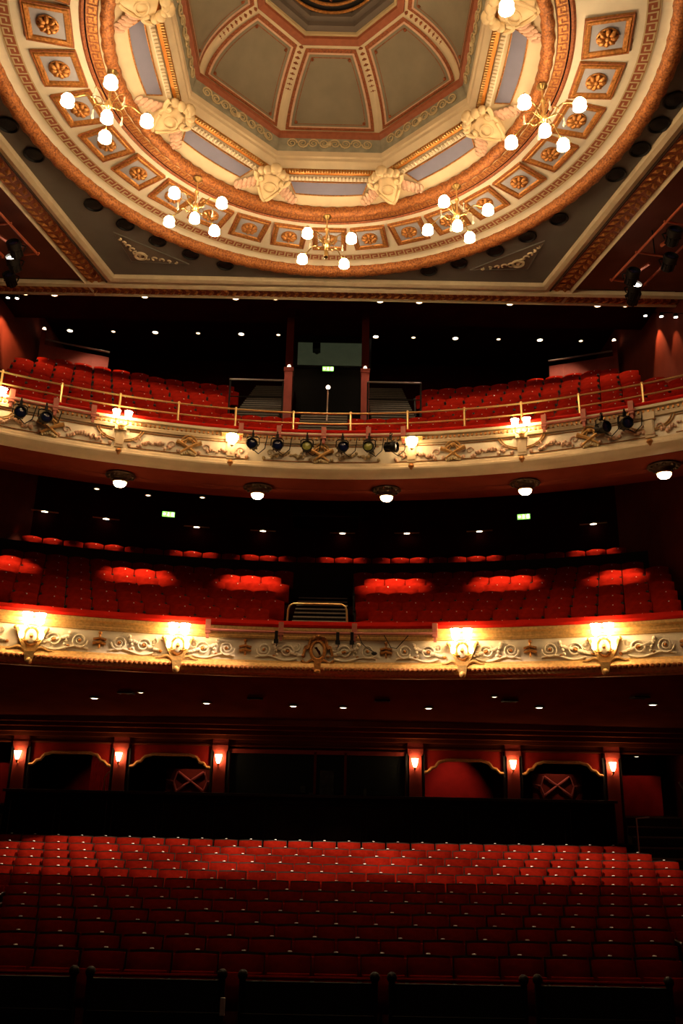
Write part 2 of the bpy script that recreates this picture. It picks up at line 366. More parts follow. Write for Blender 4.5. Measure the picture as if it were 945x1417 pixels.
# dentils and flutes as real small blocks
for nm, rc, z, cnt, sz, m, lab in (('trim_octagon_dentils', 3.135, ZC+.375, 34, .028, 'gold_hi', 'gold bead dentils of the octagon'), ('trim_octagon_flutes', 3.30, ZC+.31, 26, .036, 'cream_dim', 'raised flutes on the white course')):
    mb = MB()
    for k in range(8):
        p0, p1 = dp(OA[k]+RAD(.3), rc, z), dp(OA[(k+1) % 8]+RAD(.3), rc, z); t = (p1-p0); ang_ = math.atan2(t.y, t.x)
        for i in range(cnt):
            f = .09+.82*(i+.5)/cnt; c = p0+t*f
            mb.box(-sz*.45, sz*.45, -sz*1.1, sz*1.1, -.025, .02, Matrix.Translation(c) @ rotz(ang_))
    struct(nm, mb, m, lab, smooth=False)
octring([(2.92, ZC+.72), (2.84, ZC+1.0)], 'frieze', 'trim_octagon_frieze', 'sage painted frieze with tan scrolls')
mb = MB()
for k in range(8):
    A0, A1 = dp(OA[k]+RAD(.3), 2.90, ZC+.76), dp(OA[(k+1) % 8]+RAD(.3), 2.90, ZC+.76); B0, B1 = dp(OA[k]+RAD(.3), 2.835, ZC+.98), dp(OA[(k+1) % 8]+RAD(.3), 2.835, ZC+.98)
    P = lambda u, v: (A0*(1-u)+A1*u)*(1-v)+(B0*(1-u)+B1*u)*v - Vector((cos((OA[k]+RAD(22.8))), sin(OA[k]+RAD(22.8)), 0))*.012
    for i in range(8):
        uc = .08+.84*(i+.5)/8; sg = 1 if i < 4 else -1
        pts = []
        for j in range(18):
            th_ = j/17*3.6*pi; rr = .056*(1-.78*j/17); pts.append(P(uc+sg*rr*cos(th_)*.95, .52+rr*sin(th_)*7.5*(1 if i % 2 else -1)))
        mb.tube(pts, [.021*(1-.5*j/17) for j in range(18)], 4)
    mb.ball(P(.5, .5), .06, 8, 5)
struct('trim_octagon_scrolls', mb, 'tan', 'tan scroll relief on the sage frieze')
octring([(2.86, ZC+1.0), (2.85, ZC+.985), (2.77, ZC+1.05), (2.76, ZC+1.12)], 'keyred', 'trim_octagon_red', 'terracotta band under the curved panels')
def cove_rz(t): # curved section between octagon 2.8 and 1.5
    return 2.80-1.26*t**1.25 if False else 1.52+1.26*math.sqrt(max(0, 1-(t)**2))*1.0, None
def cv(t): # t 0 bottom ..1 top; quarter-ellipse-like cove
    th_ = t*RAD(68); r = 2.79-(1-cos(th_))/(1-cos(RAD(68)))*1.24; z = ZC+1.07+sin(th_)/sin(RAD(68))*1.22; return r, z
def pan(k, u, t, inset=0):
    r, z = cv(t); a0 = OA[k]+RAD(.3); a1 = a0+RAD(45)
    p = dp(a0, r, z)*(1-u)+dp(a1, r, z)*u
    nrm = Vector((cos((a0+a1)/2), sin((a0+a1)/2), .25)).normalized()
    return p - nrm*inset
mb = MB()
for k in range(8): mb.grid(lambda u, t: pan(k, u, t), 2, 16)
struct('ceiling_dome', mb, 'cream', 'cream ribbed shell of the dome', ang=30)
dlab = ['right of the oculus', 'back right of the oculus', 'straight behind the oculus', 'back left of the oculus', 'left of the oculus']
def strip_frame(mb, k, e, wd, t0, t1, ins, cur=16):
    # band running round panel k at edge inset e (fraction of local width), of width wd metres
    def U(x, t):   # metres from left edge -> u
        r, _ = cv(t); L = 2*r*sin(RAD(22.5)); return x/L
    def lu(t, d): return U(d, t)
    for sgn in (0, 1):
        mb.grid(lambda s, t: pan(k, (lu(t0+(t1-t0)*s, e+wd*t) if sgn == 0 else 1-lu(t0+(t1-t0)*s, e+wd*t)), t0+(t1-t0)*s, ins), cur, 1)
    dt = wd/1.75
    for tt0 in (t0, t1-dt):
        mb.grid(lambda s, t: pan(k, lu(tt0+dt*t, e)+(1-2*lu(tt0+dt*t, e))*s, tt0+dt*t, ins), 6, 1)
for idx, k in enumerate((7, 0, 1, 2, 3)):
    root = thing('dome_panel', 'curved olive dome panel in terracotta frame, %s' % dlab[idx], 'dome panel', (0, 0, 0), 0, 'olive panels of the dome')
    mb = MB(); 
    def fu(s, t, e=.20):
        tt = .075+.87*t; r, _ = cv(tt); L = 2*r*sin(RAD(22.5)); d = e/L; return pan(k, d+(1-2*d)*s, tt, .012)
    mb.grid(fu, 6, 16); mb.build('field', 'olive', root)
    mb = MB(); strip_frame(mb, k, .115, .07, .05, .955, .03); mb.build('outer_frame', 'redline', root)
    mb = MB(); strip_frame(mb, k, .185, .045, .085, .925, .024); mb.build('inner_frame', 'pink', root)
    mb = MB(); strip_frame(mb, k, .29, .014, .14, .875, .02)
    for (tt, sd) in ((.165, 0), (.165, 1), (.85, 0), (.85, 1)):
        r, _ = cv(tt); L = 2*r*sin(RAD(22.5)); u = .325/L; mb.ball(pan(k, u if sd == 0 else 1-u, tt, .02), .035, 8, 5)
    mb.build('painted_line', 'redline', root)
# rib husk garlands
mb = MB()
for k in range(8):
    for j in range(9):
        t = .97-.052*j; r, z = cv(t); p = dp(OA[k]+RAD(.3), r-.015, z); mb.ball(p, .034-.0018*j, 8, 5)
        mb.ball(dp(OA[k]+RAD(.3)+.018, r-.01, z), .022-.001*j, 6, 4); mb.ball(dp(OA[k]+RAD(.3)-.018, r-.01, z), .022-.001*j, 6, 4)
struct('trim_dome_husks', mb, 'redline', 'husk garlands hanging down the dome ribs')
octring([(1.55, ZC+2.27), (1.535, ZC+2.26), (1.40, ZC+2.30), (1.39, ZC+2.36)], 'keyred', 'trim_oculus_red', 'terracotta octagonal frame of the oculus')
octring([(1.39, ZC+2.36), (1.34, ZC+2.36), (1.33, ZC+2.42)], 'tan', 'trim_oculus_tan', 'tan inner edge of the oculus frame')
octring([(1.33, ZC+2.42), (1.22, ZC+2.46), (1.21, ZC+2.56), (1.10, ZC+2.58), (1.09, ZC+2.70)], 'oculus', 'trim_oculus_steps', 'stepped grey courses of the oculus')
struct('trim_oculus_lid', ring([(1.12, ZC+2.70), (.4, ZC+2.72), (.01, ZC+2.72)], 48), 'black', 'dark pierced centre of the oculus')
for r_, z_, nm in ((1.0, 2.66, 'trim_oculus_outer_ring'), (.82, 2.67, 'trim_oculus_inner_ring')):
    mb = MB(); mb.tube([dp(2*pi*i/64, r_, ZC+z_) for i in range(64)], .032, 8, True); struct(nm, mb, 'gold', 'gilt ring in the dark oculus')
mb = MB()
for i in range(16):
    a = 2*pi*i/16
    mb.tube([dp(a+.2*sin(j/6*pi), .3+.45*j/6, ZC+2.68) for j in range(7)], .02, 5)
struct('trim_oculus_tracery', mb, 'redline', 'bronze tracery in the oculus')
# lavender panels and cartouches in the cove
def cove(a, t, d=.0):
    r = 3.80*(1-t)+oct_r(a, 3.36)*t; z = ZC+.16+.24*t; return dp(a, r-.5*d, z-d)
pl_names = ['right of the dome', 'back right of the dome', 'back of the dome between the two nearest cartouches', 'back left of the dome', 'left of the dome']
for idx, k in enumerate((7, 0, 1, 2, 3)):
    am = OA[k]+RAD(22.8)
    root = thing('cove_panel', 'narrow lavender cove panel, %s' % pl_names[idx], 'ceiling panel', (0, 0, 0), 0, 'lavender panels of the dome cove')
    w = RAD(12.2)
    mb = MB(); mb.grid(lambda s, t: cove(am+w*(2*s-1), .40+.44*t, .012), 14, 1)
    # pointed ends
    for sg in (-1, 1):
        mb.add([cove(am+sg*w, .40, .012), cove(am+sg*w, .84, .012), cove(am+sg*(w+RAD(2.8)), .84, .012)], [(0, 1, 2)])
    mb.build('field', 'lav', root)
    mb = MB(); pts = [cove(am+w*(2*i/14-1), .40, .014) for i in range(15)]+[cove(am+(w+RAD(2.8)), .84, .014)]+[cove(am+w*(1-2*i/14), .84, .014) for i in range(15)]+[cove(am-(w+RAD(2.8)), .84, .014)]
    mb.tube(pts, .016, 6, True); mb.build('gilt_edge', 'gold', root)
def cartouche_parts(root):
    # local frame: x along the vertex radius outwards (down the cove), y sideways, z down-facing is -z
    mb = MB()
    def body(s, t):
        y = .26*(2*s-1)*(1-.55*max(0, t-.45)/.55)*(1 if t > .12 else .75); x = -.20+.62*t
        h = .16*math.sqrt(max(0, 1-(2*s-1)**2))*(1-.35*abs(2*t-1)); return Vector((x, y, -.05-h))
    mb.grid(body, 12, 12)
    mb.prism([(-.22, -.22), (.1, -.29), (.46, -.05), (.46, .05), (.1, .29), (-.22, .22)], -.10, .10, Matrix.Identity(4))
    mb.build('shield', 'cart', root)
    mb = MB()
    for sg in (-1, 1):
        mb.tube([Vector((-.18+.30*(i/16)+.10*sin(i/16*7), sg*(.30-.14*(i/16)**2+.07*cos(i/16*7)), -.12-.03*sin(i/16*pi))) for i in range(17)], [.05-.02*i/16 for i in range(17)], 7)
        mb.ball((-.30, sg*.16, -.16), .10, 9, 6); mb.ball((-.23, sg*.27, -.12), .09, 9, 6); mb.ball((-.34, sg*.05, -.18), .085, 9, 6)
        mb.tube([Vector((.44-.3*i/8, sg*(.03+.20*(i/8)**.7), -.15)) for i in range(9)], .035, 6)
    mb.ball((-.40, 0, -.16), .11, 9, 6, (1, 1.2, 1)); mb.ball((.47, 0, -.10), .06, 8, 6)
    mb.tube([Vector((.07+.12*cos(2*pi*i/18), .14*sin(2*pi*i/18), -.215)) for i in range(18)], .022, 6, True)
    mb.build('scrolls', 'cart', root)
    for sg in (-1, 1):
        mb = MB()
        for j in range(5):
            c = Vector((.10+.05*j, sg*(.34+.085*j), -.06)); mb.ball(c, .085-.006*j, 8, 5, (1.5, .8, .55))
            mb.ball(c+Vector((.10, sg*-.03, .01)), .06, 7, 5, (1.3, .8, .5))
        mb.build('leaf_spray', 'pink', root)
cart = None; cl = ['far right', 'right back', 'back right of centre', 'back left of centre', 'left back', 'far left']
for idx, k in enumerate((7, 0, 1, 2, 3, 4)):
    a = OA[k]+RAD(.3)
    mw = Matrix.Translation(dp(a, 3.34, ZC+.30)) @ rotz(a) @ Matrix.Rotation(RAD(16), 4, 'Y')
    lab = 'ivory plaster cartouche with rose leaves, %s corner of the octagon' % cl[idx]
    if cart is None:
        cart = thing('plaster_cartouche', lab, 'plaster ornament', (0, 0, 0), 0, 'cartouches at the octagon corners'); cartouche_parts(cart); cart.matrix_world = mw; cache(cart)
    else: dup(cart, None, 0, lab, 'cartouches at the octagon corners', mw)
# round dark ceiling grilles
grille = None
sp_a = [3, 8.5, 14.5, 21.5, 36.5, 44.3, 52, 60.5, 67.5, 114, 122, 129.7, 137.4, 145.2, 160.8, 168.4, 176]
for i, d in enumerate(sp_a):
    p = dp(RAD(d), 6.41, ZC-.005); lab = 'round dark ceiling grille beside the gilt rope, %s of them counted from the right' % ordw(i+1)
    if grille is None:
        grille = thing('ceiling_grille', lab, 'ceiling grille', p, 0, 'round grilles round the dome')
        mb = MB(); mb.lathe([(.20, 0), (.215, -.03), (.19, -.045), (.17, -.02), (.165, .02)], 24); mb.build('grille_rim', 'iron', grille)
        mb = MB(); mb.lathe([(.168, -.005), (.09, -.02), (.05, -.035), (.0001, -.035)], 20); mb.build('grille_cone', 'black', grille)
        mb = MB(); mb.lathe([(.07, -.02), (.085, -.032), (.07, -.036)], 16); mb.build('inner_ring', 'iron', grille); cache(grille)
    else: dup(grille, p, 0, lab, 'round grilles round the dome')
# triangular spandrel ornaments
for sx, lab in ((-1, 'left'), (1, 'right')):
    P3 = [(-5.05, 16.6), (-4.9, 17.75), (-3.5, 17.82)] if sx < 0 else [(5.05, 16.6), (4.9, 17.75), (3.5, 17.82)]
    P3 = [Vector((x+.08, y, ZC-.012)) for x, y in P3]
    root = thing('spandrel_ornament', 'triangular grey scroll ornament in the %s back corner of the slate ceiling' % lab, 'plaster ornament', (0, 0, 0), 0, 'corner spandrel ornaments')
    mb = MB(); mb.add(P3, [(0, 1, 2)]); mb.build('field', 'oculus', root)
    mb = MB(); mb.tube(P3, .022, 5, True); mb.build('border', 'ceil', root)
    mb = MB(); cc = (P3[0]*.23+P3[1]*.54+P3[2]*.23)
    mb.tube([cc+Vector((.13*cos(t), .13*sin(t), -.02)) for t in [2*pi*i/16 for i in range(16)]], .035, 6, True)
    mb.ball(cc, .06, 8, 5)
    for tip in (P3[0], P3[2]):
        for j in range(1, 6):
            q = cc*(1-j*.15)+tip*(j*.15)+(P3[1]-cc)*(.05); rr = .085-.011*j
            mb.tube([q+Vector((rr*cos(t), rr*sin(t), -.015)) for t in [2*pi*i/10*.8+j for i in range(9)]], .022, 5)
    mb.build('scrollwork', 'cream_dim', root)

# chandeliers
ch = thing('chandelier', '', 'chandelier', (0, 0, 0))
mb = MB(); mb.lathe([(.0001, .0), (.085, -.0), (.10, -.03), (.06, -.07), (.03, -.10), (.0001, -.11)], 16); mb.build('canopy', 'brass_dk', ch)
mb = MB(); mb.lathe([(.014, -.08), (.014, -.28), (.035, -.32), (.05, -.36), (.025, -.42), (.02, -.62), (.06, -.68), (.075, -.74), (.05, -.80), (.03, -.84), (.045, -.87), (.0001, -.90)], 12); mb.build('stem', 'brass', ch)
for k in range(4):
    a = pi/2*k; d = Vector((cos(a), sin(a), 0))
    mb = MB(); pts = []
    for i in range(15):
        t = i/14; pts.append(d*(.04+.64*t)+Vector((0, 0, -.76-.10*sin(t*pi*.9)+.20*sin(t*pi)**2*(1 if t > .3 else .6)+ .04*t)))
    mb.tube(pts, .014, 6); mb.lathe([(.02, .06), (.045, .04), (.05, 0), (.02, .0)], 10, Matrix.Translation(d*.68+Vector((0, 0, -.74))))
    mb.tube([d*.20+Vector((0, 0, -.70))+Vector((d.x*.09*cos(t), d.y*.09*cos(t), .09*sin(t))) for t in [pi*1.6*i/10 for i in range(11)]], .009, 5)
    arm = mb.build('arm', 'brass_dk', ch)
    mb = MB(); mb.lathe([(.03, .06), (.08, .035), (.112, -.02), (.108, -.075), (.118, -.125), (.09, -.10), (.0001, -.09)], 16, Matrix.Translation(d*.68+Vector((0, 0, -.80)))); mb.build('globe', 'globe', arm)
    a2 = a+pi/4; d2 = Vector((cos(a2), sin(a2), 0))
    mb = MB(); mb.tube([d2*.05+Vector((0, 0, -.74)), d2*.2+Vector((0, 0, -.60)), d2*.34+Vector((0, 0, -.62)), d2*.36+Vector((0, 0, -.68))], .008, 5)
    hk = mb.build('drop_arm', 'brass_dk', ch)
    mb = MB(); mb.lathe([(.004, -.68), (.018, -.72), (.012, -.78), (.026, -.84), (.03, -.87), (.0001, -.90)], 8, Matrix.Translation(d2*.36)); mb.build('crystal_drop', 'crystal', hk)
mb = MB(); mb.lathe([(.03, -.88), (.08, -.91), (.105, -.97), (.10, -1.03), (.11, -1.07), (.085, -1.05), (.0001, -1.04)], 16); cg = mb.build('globe', 'globe', ch); cache(ch)
chl = [(90, 54, 'at the centre back of the dome, its middle globe unlit'), (45, 59, 'right of the centre back one'), (135, 62, 'left of the centre back one'), (0, 47, 'at the right of the dome'), (180, 19, 'at the left of the dome'), (-50, 72, 'one globe showing at the top edge, right side'), (231, 45, 'hidden just above the top edge, left side'), (270, 45, 'at the stage side of the dome')]
proto = None
for i, (d, ro, t) in enumerate(chl):
    p = dp(RAD(d+.8), 3.88, ZC-.02); lab = 'brass chandelier with opal globes, '+t
    if d == 90:
        ch.location = p; ch.rotation_euler = (0, 0, RAD(ro)); ch['label'] = lab; ch['group'] = 'chandeliers round the dome'; proto = ch
    else: dup(ch, p, RAD(ro), lab, 'chandeliers round the dome')
cg.data = cg.data.copy(); cg.data.materials[0] = M['brass_dk']; cg.scale = (.45, .45, 1); cg.name = 'finial'

# ================================================================== LIGHTING TRUSSES + STAGE LIGHTS
def stage_light_proto(label):
    o = thing('stage_light', label, 'stage light')
    mb = MB(); mb.lathe([(.055, .20), (.10, .17), (.105, 0), (.135, -.02), (.135, -.14), (.115, -.15), (.11, -.05), (.0001, -.05)], 16, Matrix.Rotation(RAD(90), 4, 'X') @ Matrix.Rotation(pi, 4, 'X'))
    # cooling fins and lens tube flanges
    for k in range(8):
        a = 2*pi*k/8; mb.box(-.015, .015, .02, .16, .10, .125, Matrix.Rotation(a, 4, 'Y'))
    b = mb.build('lamp_body', 'iron', o)
    mb = MB(); mb.lathe([(.0001, -.125), (.06, -.12), (.112, -.10)], 18, Matrix.Rotation(RAD(90), 4, 'X') @ Matrix.Rotation(pi, 4, 'X')); mb.build('lens', 'lens_g', o)
    mb = MB(); mb.tube([(-.15, .06, 0), (-.15, .06, .16), (-.10, .06, .20), (.10, .06, .20), (.15, .06, .16), (.15, .06, 0)], .014, 6); mb.build('yoke', 'iron', o)
    mb = MB(); mb.box(-.03, .03, .03, .09, .19, .30); mb.tube([(0, .06, .28), (0, .03, .34), (0, .07, .37), (0, .10, .33)], .016, 6); mb.build('clamp', 'iron', o)
    cache(o); return o
SL = stage_light_proto('')
def place_light(p, yaw, pitch, label, group, lens='lens_g', scale=1.0, first=[True]):
    mw = Matrix.Translation(p) @ rotz(yaw) @ Matrix.Rotation(pitch, 4, 'X') @ Matrix.Diagonal((scale, scale, scale, 1))
    if first[0]: o = SL; o.matrix_world = mw; o['label'] = label; o['group'] = group; first[0] = False
    else: o = dup(SL, None, 0, label, group, mw)
    for c in o.children:
        if c.name.startswith('lens') and lens != 'lens_g':
            c.data = c.data.copy(); c.data.materials[0] = M[lens]
    return o
# (the prototype itself becomes the first light placed on the upper balcony, below)
def truss(sx):
    A = at_z(868, 392, 14.25) if sx > 0 else at_z(30, 355, 14.25)
    d = Vector((.21*sx, -1, 0)).normalized(); nrm = Vector((-d.y, d.x, 0))*(-sx)
    root = thing('lighting_truss', 'rust red lighting truss hung under the maroon ceiling at the %s' % ('right' if sx > 0 else 'left'), 'lighting truss', (0, 0, 0), 0, 'ceiling lighting trusses')
    L = 7.0; w = .42
    for nm, s in (('rail', -1), ('rail', 1)):
        mb = MB(); mb.tube([A+nrm*s*w, A+nrm*s*w+d*L], .028, 8); mb.build(nm, 'truss', root)
    for i in range(7):
        q = A+d*(.05+i*1.12)
        mb = MB(); mb.tube([q-nrm*(w+.06), q+nrm*(w+.06)], .026, 6); mb.build('cross_bar', 'truss', root)
        if i < 6:
            mb = MB(); mb.tube([q+nrm*w*.15+d*.35, q-nrm*w*.15+d*.8], .045, 6); mb.build('hanging_tube', 'truss', root)
    for i in (1, 4):
        q = A+d*(.05+i*1.12)
        mb = MB(); mb.tube([q, Vector((q.x, q.y, ZC))], .015, 6); mb.build('drop_rod', 'iron', root)
    return A, d, nrm
tr = {sx: truss(sx) for sx in (-1, 1)}

# ================================================================== UPPER BALCONY (GALLERY)
ZU0 = 9.52      # underside of the front
prof = [(R+.25, 9.50), (R-.02, 9.50), (R-.10, 9.53), (R-.17, 9.60), (R-.17, 9.64), (R-.10, 9.68), (R-.09, 9.74), (R-.02, 9.78), (R, 9.80)]
struct('trim_gallery_cornice', arc_sweep(MB(), prof), 'cream', 'cream lower cornice of the upper balcony front', ang=30)
struct('wall_gallery_front', arc_sweep(MB(), [(R, 9.79), (R, 10.27)]), 'ivory', 'ivory panelled front of the upper balcony')
struct('trim_gallery_top', arc_sweep(MB(), [(R, 10.26), (R-.05, 10.27), (R-.07, 10.33), (R-.03, 10.36), (R-.03, 10.44), (R-.10, 10.46), (R-.10, 10.52), (R+.1, 10.53)]), 'cream', 'cream top moulding of the upper balcony front', ang=30)
struct('trim_gallery_beads', (lambda mb: [mb.box(-.02, .02, -.03, .03, 10.37, 10.425, Matrix.Translation((arcp(a, R-.04, 0))) @ rotz(-a)) for a in [RAD(-40+.42*i) for i in range(191)]] and mb)(MB()), 'gold', 'row of gilt dentils under the gallery cushion', smooth=False)
mb = MB(); arc_sweep(mb, [(R-.10, 10.53), (R-.11, 10.57), (R-.06, 10.62), (R+.15, 10.63), (R+.22, 10.60), (R+.22, 10.52), (R-.10, 10.53)])
tag(mb.build('armrest_cushion', 'railred'), 'long red plush cushion along the top of the upper balcony front', 'balcony cushion')
struct('wall_gallery_inner', arc_sweep(MB(), [(R+.22, 10.53), (R+.22, 10.0)]), 'maroon_dk', 'dark inner face of the gallery front')
# soffit
struct('gallery_soffit', arc_sweep(MB(), [(R+.2, 9.50), (R+.35, 9.52), (R+.36, 9.56), (R+1.3, 9.60), (R+1.32, 9.57), (R+1.5, 9.57), (R+1.52, 9.62), (R+3.0, 9.88), (R+3.05, 10.3)]), 'soffit', 'red panelled underside of the upper balcony', ang=25)
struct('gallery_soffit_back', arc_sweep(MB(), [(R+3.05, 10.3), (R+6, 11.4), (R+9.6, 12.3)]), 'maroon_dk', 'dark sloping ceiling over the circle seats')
# reliefs: trophies, swags, shells
def spiral(mb, u0, v0, rad, turns, sg, d, thick, f, n=22, start=0.0):
    mb.tube([f(u0+sg*rad*(1-.85*i/n)*cos(start+turns*2*pi*i/n), v0+rad*(1-.85*i/n)*sin(start+turns*2*pi*i/n), d) for i in range(n+1)], [thick*(1-.45*i/n) for i in range(n+1)], 6)
for d in (-25.4, -12.75, 0, 12.75, 25.4):
    u0 = RAD(d)*R; F = lambda u, v, dd: on_front(u0+u, v, dd)
    t = thing('horn_trophy', 'gilt trophy of two crossed horns on the upper balcony front, %s' % {0: 'centre', -12.75: 'left of centre', 12.75: 'right of centre', -25.4: 'far left', 25.4: 'far right'}[d], 'plaster ornament', (0, 0, 0), 0, 'crossed horn trophies')
    for sg in (-1, 1):
        mb = MB(); mb.tube([F(sg*(-.18+.46*i/8), 9.84+.27*i/8+.03*sin(i/8*pi), .05+(.02 if sg > 0 else 0)) for i in range(9)], [.028+.028*(i/8)**2 for i in range(9)], 8); mb.build('horn', 'valgold', t)
    mb = MB()
    for sg in (-1, 1):
        mb.tube([F(sg*(.02+.15*sin(pi*i/10)), 10.19+.08*cos(pi*i/10*1.6), .05) for i in range(11)], .022, 5)
        mb.tube([F(sg*(.04+.10*i/8), 10.14-.10*i/8+.03*sin(i), .045) for i in range(9)], .016, 5)
    mb.ball(F(0, 10.18, .06), .05, 8, 6); mb.build('ribbon', 'valgold', t)
    mb = MB()
    for j in range(7): mb.ball(F(-.15+.05*j, 9.86-.02*abs(3-j), .05), .035, 7, 5)
    mb.build('leaf_cluster', 'tan', t)
root = thing('swag_relief', 'row of small rose and tan flower swags along the upper balcony front', 'plaster ornament', (0, 0, 0)); root['kind'] = 'structure'
for d in (-36, -32, -28.5, -22.3, -16, -9.5, -3.3, 3.3, 9.5, 16, 22.3, 28.5, 33):
    u0 = RAD(d)*R; mb = MB(); rg = random.Random(int(d*10))
    for j in range(14):
        x = -.36+.72*j/13; mb.ball(on_front(u0+x, 9.96+.05*cos(x*8)+rg.uniform(-.05, .05), .03), rg.uniform(.025, .055), 7, 5)
    spiral(mb, u0-.40, 10.02, .09, 1.2, 1, .02, .016, on_front); spiral(mb, u0+.40, 10.02, .09, 1.2, -1, .02, .016, on_front)
    mb.ball(on_front(u0-.55, 9.88, .03), .045, 7, 5); mb.ball(on_front(u0+.55, 9.88, .03), .045, 7, 5)
    mb.build('swag', 'pink' if abs(d) > 5 else 'tan', root)
for d in [-31.9, -19.1, -6.4, 6.4, 19.1, 31.9]:
    for sg in (-1, 1):
        pass
# panel line mouldings on the front
mb = MB()
for k in range(-3, 4):
    a0, a1 = RAD(12.75*k-5.6), RAD(12.75*k+5.6)
    for zz in (9.83, 10.22): mb.tube([arcp(a0+(a1-a0)*i/12, R-.01, zz) for i in range(13)], .012, 5)
struct('trim_gallery_lines', mb, 'gold', 'thin gilt lines framing the gallery front panels')
# cream pilaster brackets under the lamps
for d in (-30.5, -19.2, -8.75, 8.75, 19.2, 30.5):
    u0 = RAD(d)*R; t = thing('front_bracket', 'cream pilaster bracket with gilt drop on the upper balcony front, %s' % {-30.5: 'far left end', -19.2: 'under the left double lamp', -8.75: 'under the left lantern', 8.75: 'under the right lantern', 19.2: 'under the right double lamp', 30.5: 'far right end without lamp'}[d], 'plaster ornament', arcp(RAD(d), R, 0), -RAD(d), 'gallery front brackets')
    mb = MB(); mb.box(-.10, .10, -.05, .05, 9.80, 10.26); mb.box(-.13, .13, -.09, .05, 10.2, 10.36); mb.box(-.075, .075, -.07, 0, 9.86, 10.18); mb.build('pilaster', 'cream', t, False)
    mb = MB(); mb.lathe([(.0001, -.10), (.03, -.07), (.07, .0), (.05, .05), (.0001, .06)], 10, Matrix.Translation((0, -.16, 9.66))); mb.build('gilt_drop', 'gold', t)
    if abs(d) > 15:
        mb = MB()
        for rr in (.46, .52): mb.tube([(rr*cos(pi+pi*i/16), -.025, 10.27+.62*rr*sin(pi+pi*i/16)) for i in range(17)], .014, 5)
        mb.build('lunette', 'valgold', t)
# lamps on the gallery front
def tulip(mb, p, s=1.0, upward=True):
    k = 1 if upward else -1
    mb.lathe([(.03*s, 0*k), (.062*s, .03*s*k), (.066*s, .09*s*k), (.076*s, .15*s*k), (.088*s, .185*s*k), (.075*s, .17*s*k), (.0001, .15*s*k)], 14, Matrix.Translation(p))
dbl = thing('double_wall_lamp', '', 'wall lamp')
mb = MB(); mb.lathe([(.0001, -.10), (.05, -.08), (.07, 0), (.05, .07), (.0001, .09)], 12, Matrix.Translation((0, -.13, 10.27)) @ Matrix.Diagonal((1, .6, 1, 1))); mb.build('backplate', 'gold_hi', dbl)
for sg in (-1, 1):
    mb = MB(); mb.tube([(0, -.16, 10.28), (sg*.06, -.22, 10.24), (sg*.13, -.24, 10.28), (sg*.13, -.24, 10.38)], .014, 6); mb.lathe([(.02, 0), (.045, .02), (.03, .03)], 10, Matrix.Translation((sg*.13, -.24, 10.37))); arm = mb.build('arm', 'brass', dbl)
    mb = MB(); tulip(mb, (sg*.13, -.24, 10.39), 1.05); mb.build('shade', 'shade', arm)
cache(dbl); dbl.location = arcp(RAD(-19.2), R, 0); dbl.rotation_euler = (0, 0, RAD(19.2)); dbl['label'] = 'lit double tulip wall lamp on the upper balcony front, left of the stage lights'; dbl['group'] = 'double lamps on the upper balcony'
dup(dbl, arcp(RAD(19.3), R, 0), -RAD(19.3), 'lit double tulip wall lamp on the upper balcony front, right of the stage lights', 'double lamps on the upper balcony')
dup(dbl, arcp(RAD(-30.4), R, 0), RAD(30.4), 'lit double tulip wall lamp at the far left end of the upper balcony front', 'double lamps on the upper balcony')
lan = thing('crystal_lantern', '', 'wall lamp')
mb = MB(); mb.lathe([(.0001, -.15), (.05, -.13), (.12, -.04), (.15, .06), (.13, .09), (.0001, .09)], 14, Matrix.Translation((0, -.24, 10.22))); mb.build('glass_bowl', 'lantern', lan)
mb = MB(); mb.box(-.24, .24, -.30, -.10, 10.315, 10.335)
for i in range(8):
    a = 2*pi*i/8; mb.lathe([(.018, 0), (.012, -.07), (.0001, -.09)], 6, Matrix.Translation((.15*cos(a), -.24+.13*sin(a), 10.30)))
mb.lathe([(.03, -.02), (.05, 0), (.0001, -.05)], 8, Matrix.Translation((0, -.24, 10.06))); mb.build('crown', 'brass', lan)
mb = MB(); mb.tube([(0, -.02, 10.2), (0, -.12, 10.14), (0, -.22, 10.09)], .016, 6); mb.build('bracket', 'brass', lan)
cache(lan); lan.location = arcp(RAD(-8.7), R, 0); lan.rotation_euler = (0, 0, RAD(8.7)); lan['label'] = 'lit crystal bowl lantern on the upper balcony front, left one'; lan['group'] = 'bowl lanterns on the upper balcony'
dup(lan, arcp(RAD(8.85), R, 0), -RAD(8.85), 'lit crystal bowl lantern on the upper balcony front, right one', 'bowl lanterns on the upper balcony')
# salmon lighting pipe and its stubs
def pipe_seg(a0, a1, stubs, label, z=10.42, d=.16, nm='lighting_pipe', bottom=.18):
    t = thing(nm, label, 'lighting rail', (0, 0, 0), 0, 'lighting rails on the balcony fronts')
    mb = MB(); n = max(8, int((a1-a0)/RAD(1))); mb.tube([arcp(a0+(a1-a0)*i/n, R-d-.03, z) for i in range(n+1)], .03, 8); mb.build('pipe', 'pinkpipe', t)
    for s in stubs:
        mb = MB(); mb.box(-.055, .055, -.05, .12, z-.07, z+.22, Matrix.Translation(arcp(RAD(s), R-d, 0)) @ rotz(-RAD(s))); mb.box(-.03, .03, -.03, .03, z-bottom, z-.05, Matrix.Translation(arcp(RAD(s), R-d, 0)) @ rotz(-RAD(s))); mb.build('post_stub', 'pinkpipe', t, False)
pipe_seg(RAD(-29.5), RAD(-21.3), (-29, -25.2, -21.8), 'salmon lighting pipe at the left end of the upper balcony front')
pipe_seg(RAD(-8.2), RAD(8.2), (-7.9, -4.2, .2, 4.6, 8.0), 'long salmon lighting pipe across the middle of the upper balcony front')
pipe_seg(RAD(21.2), RAD(29.6), (21.4, 25.0, 29.2), 'salmon lighting pipe at the right end of the upper balcony front')
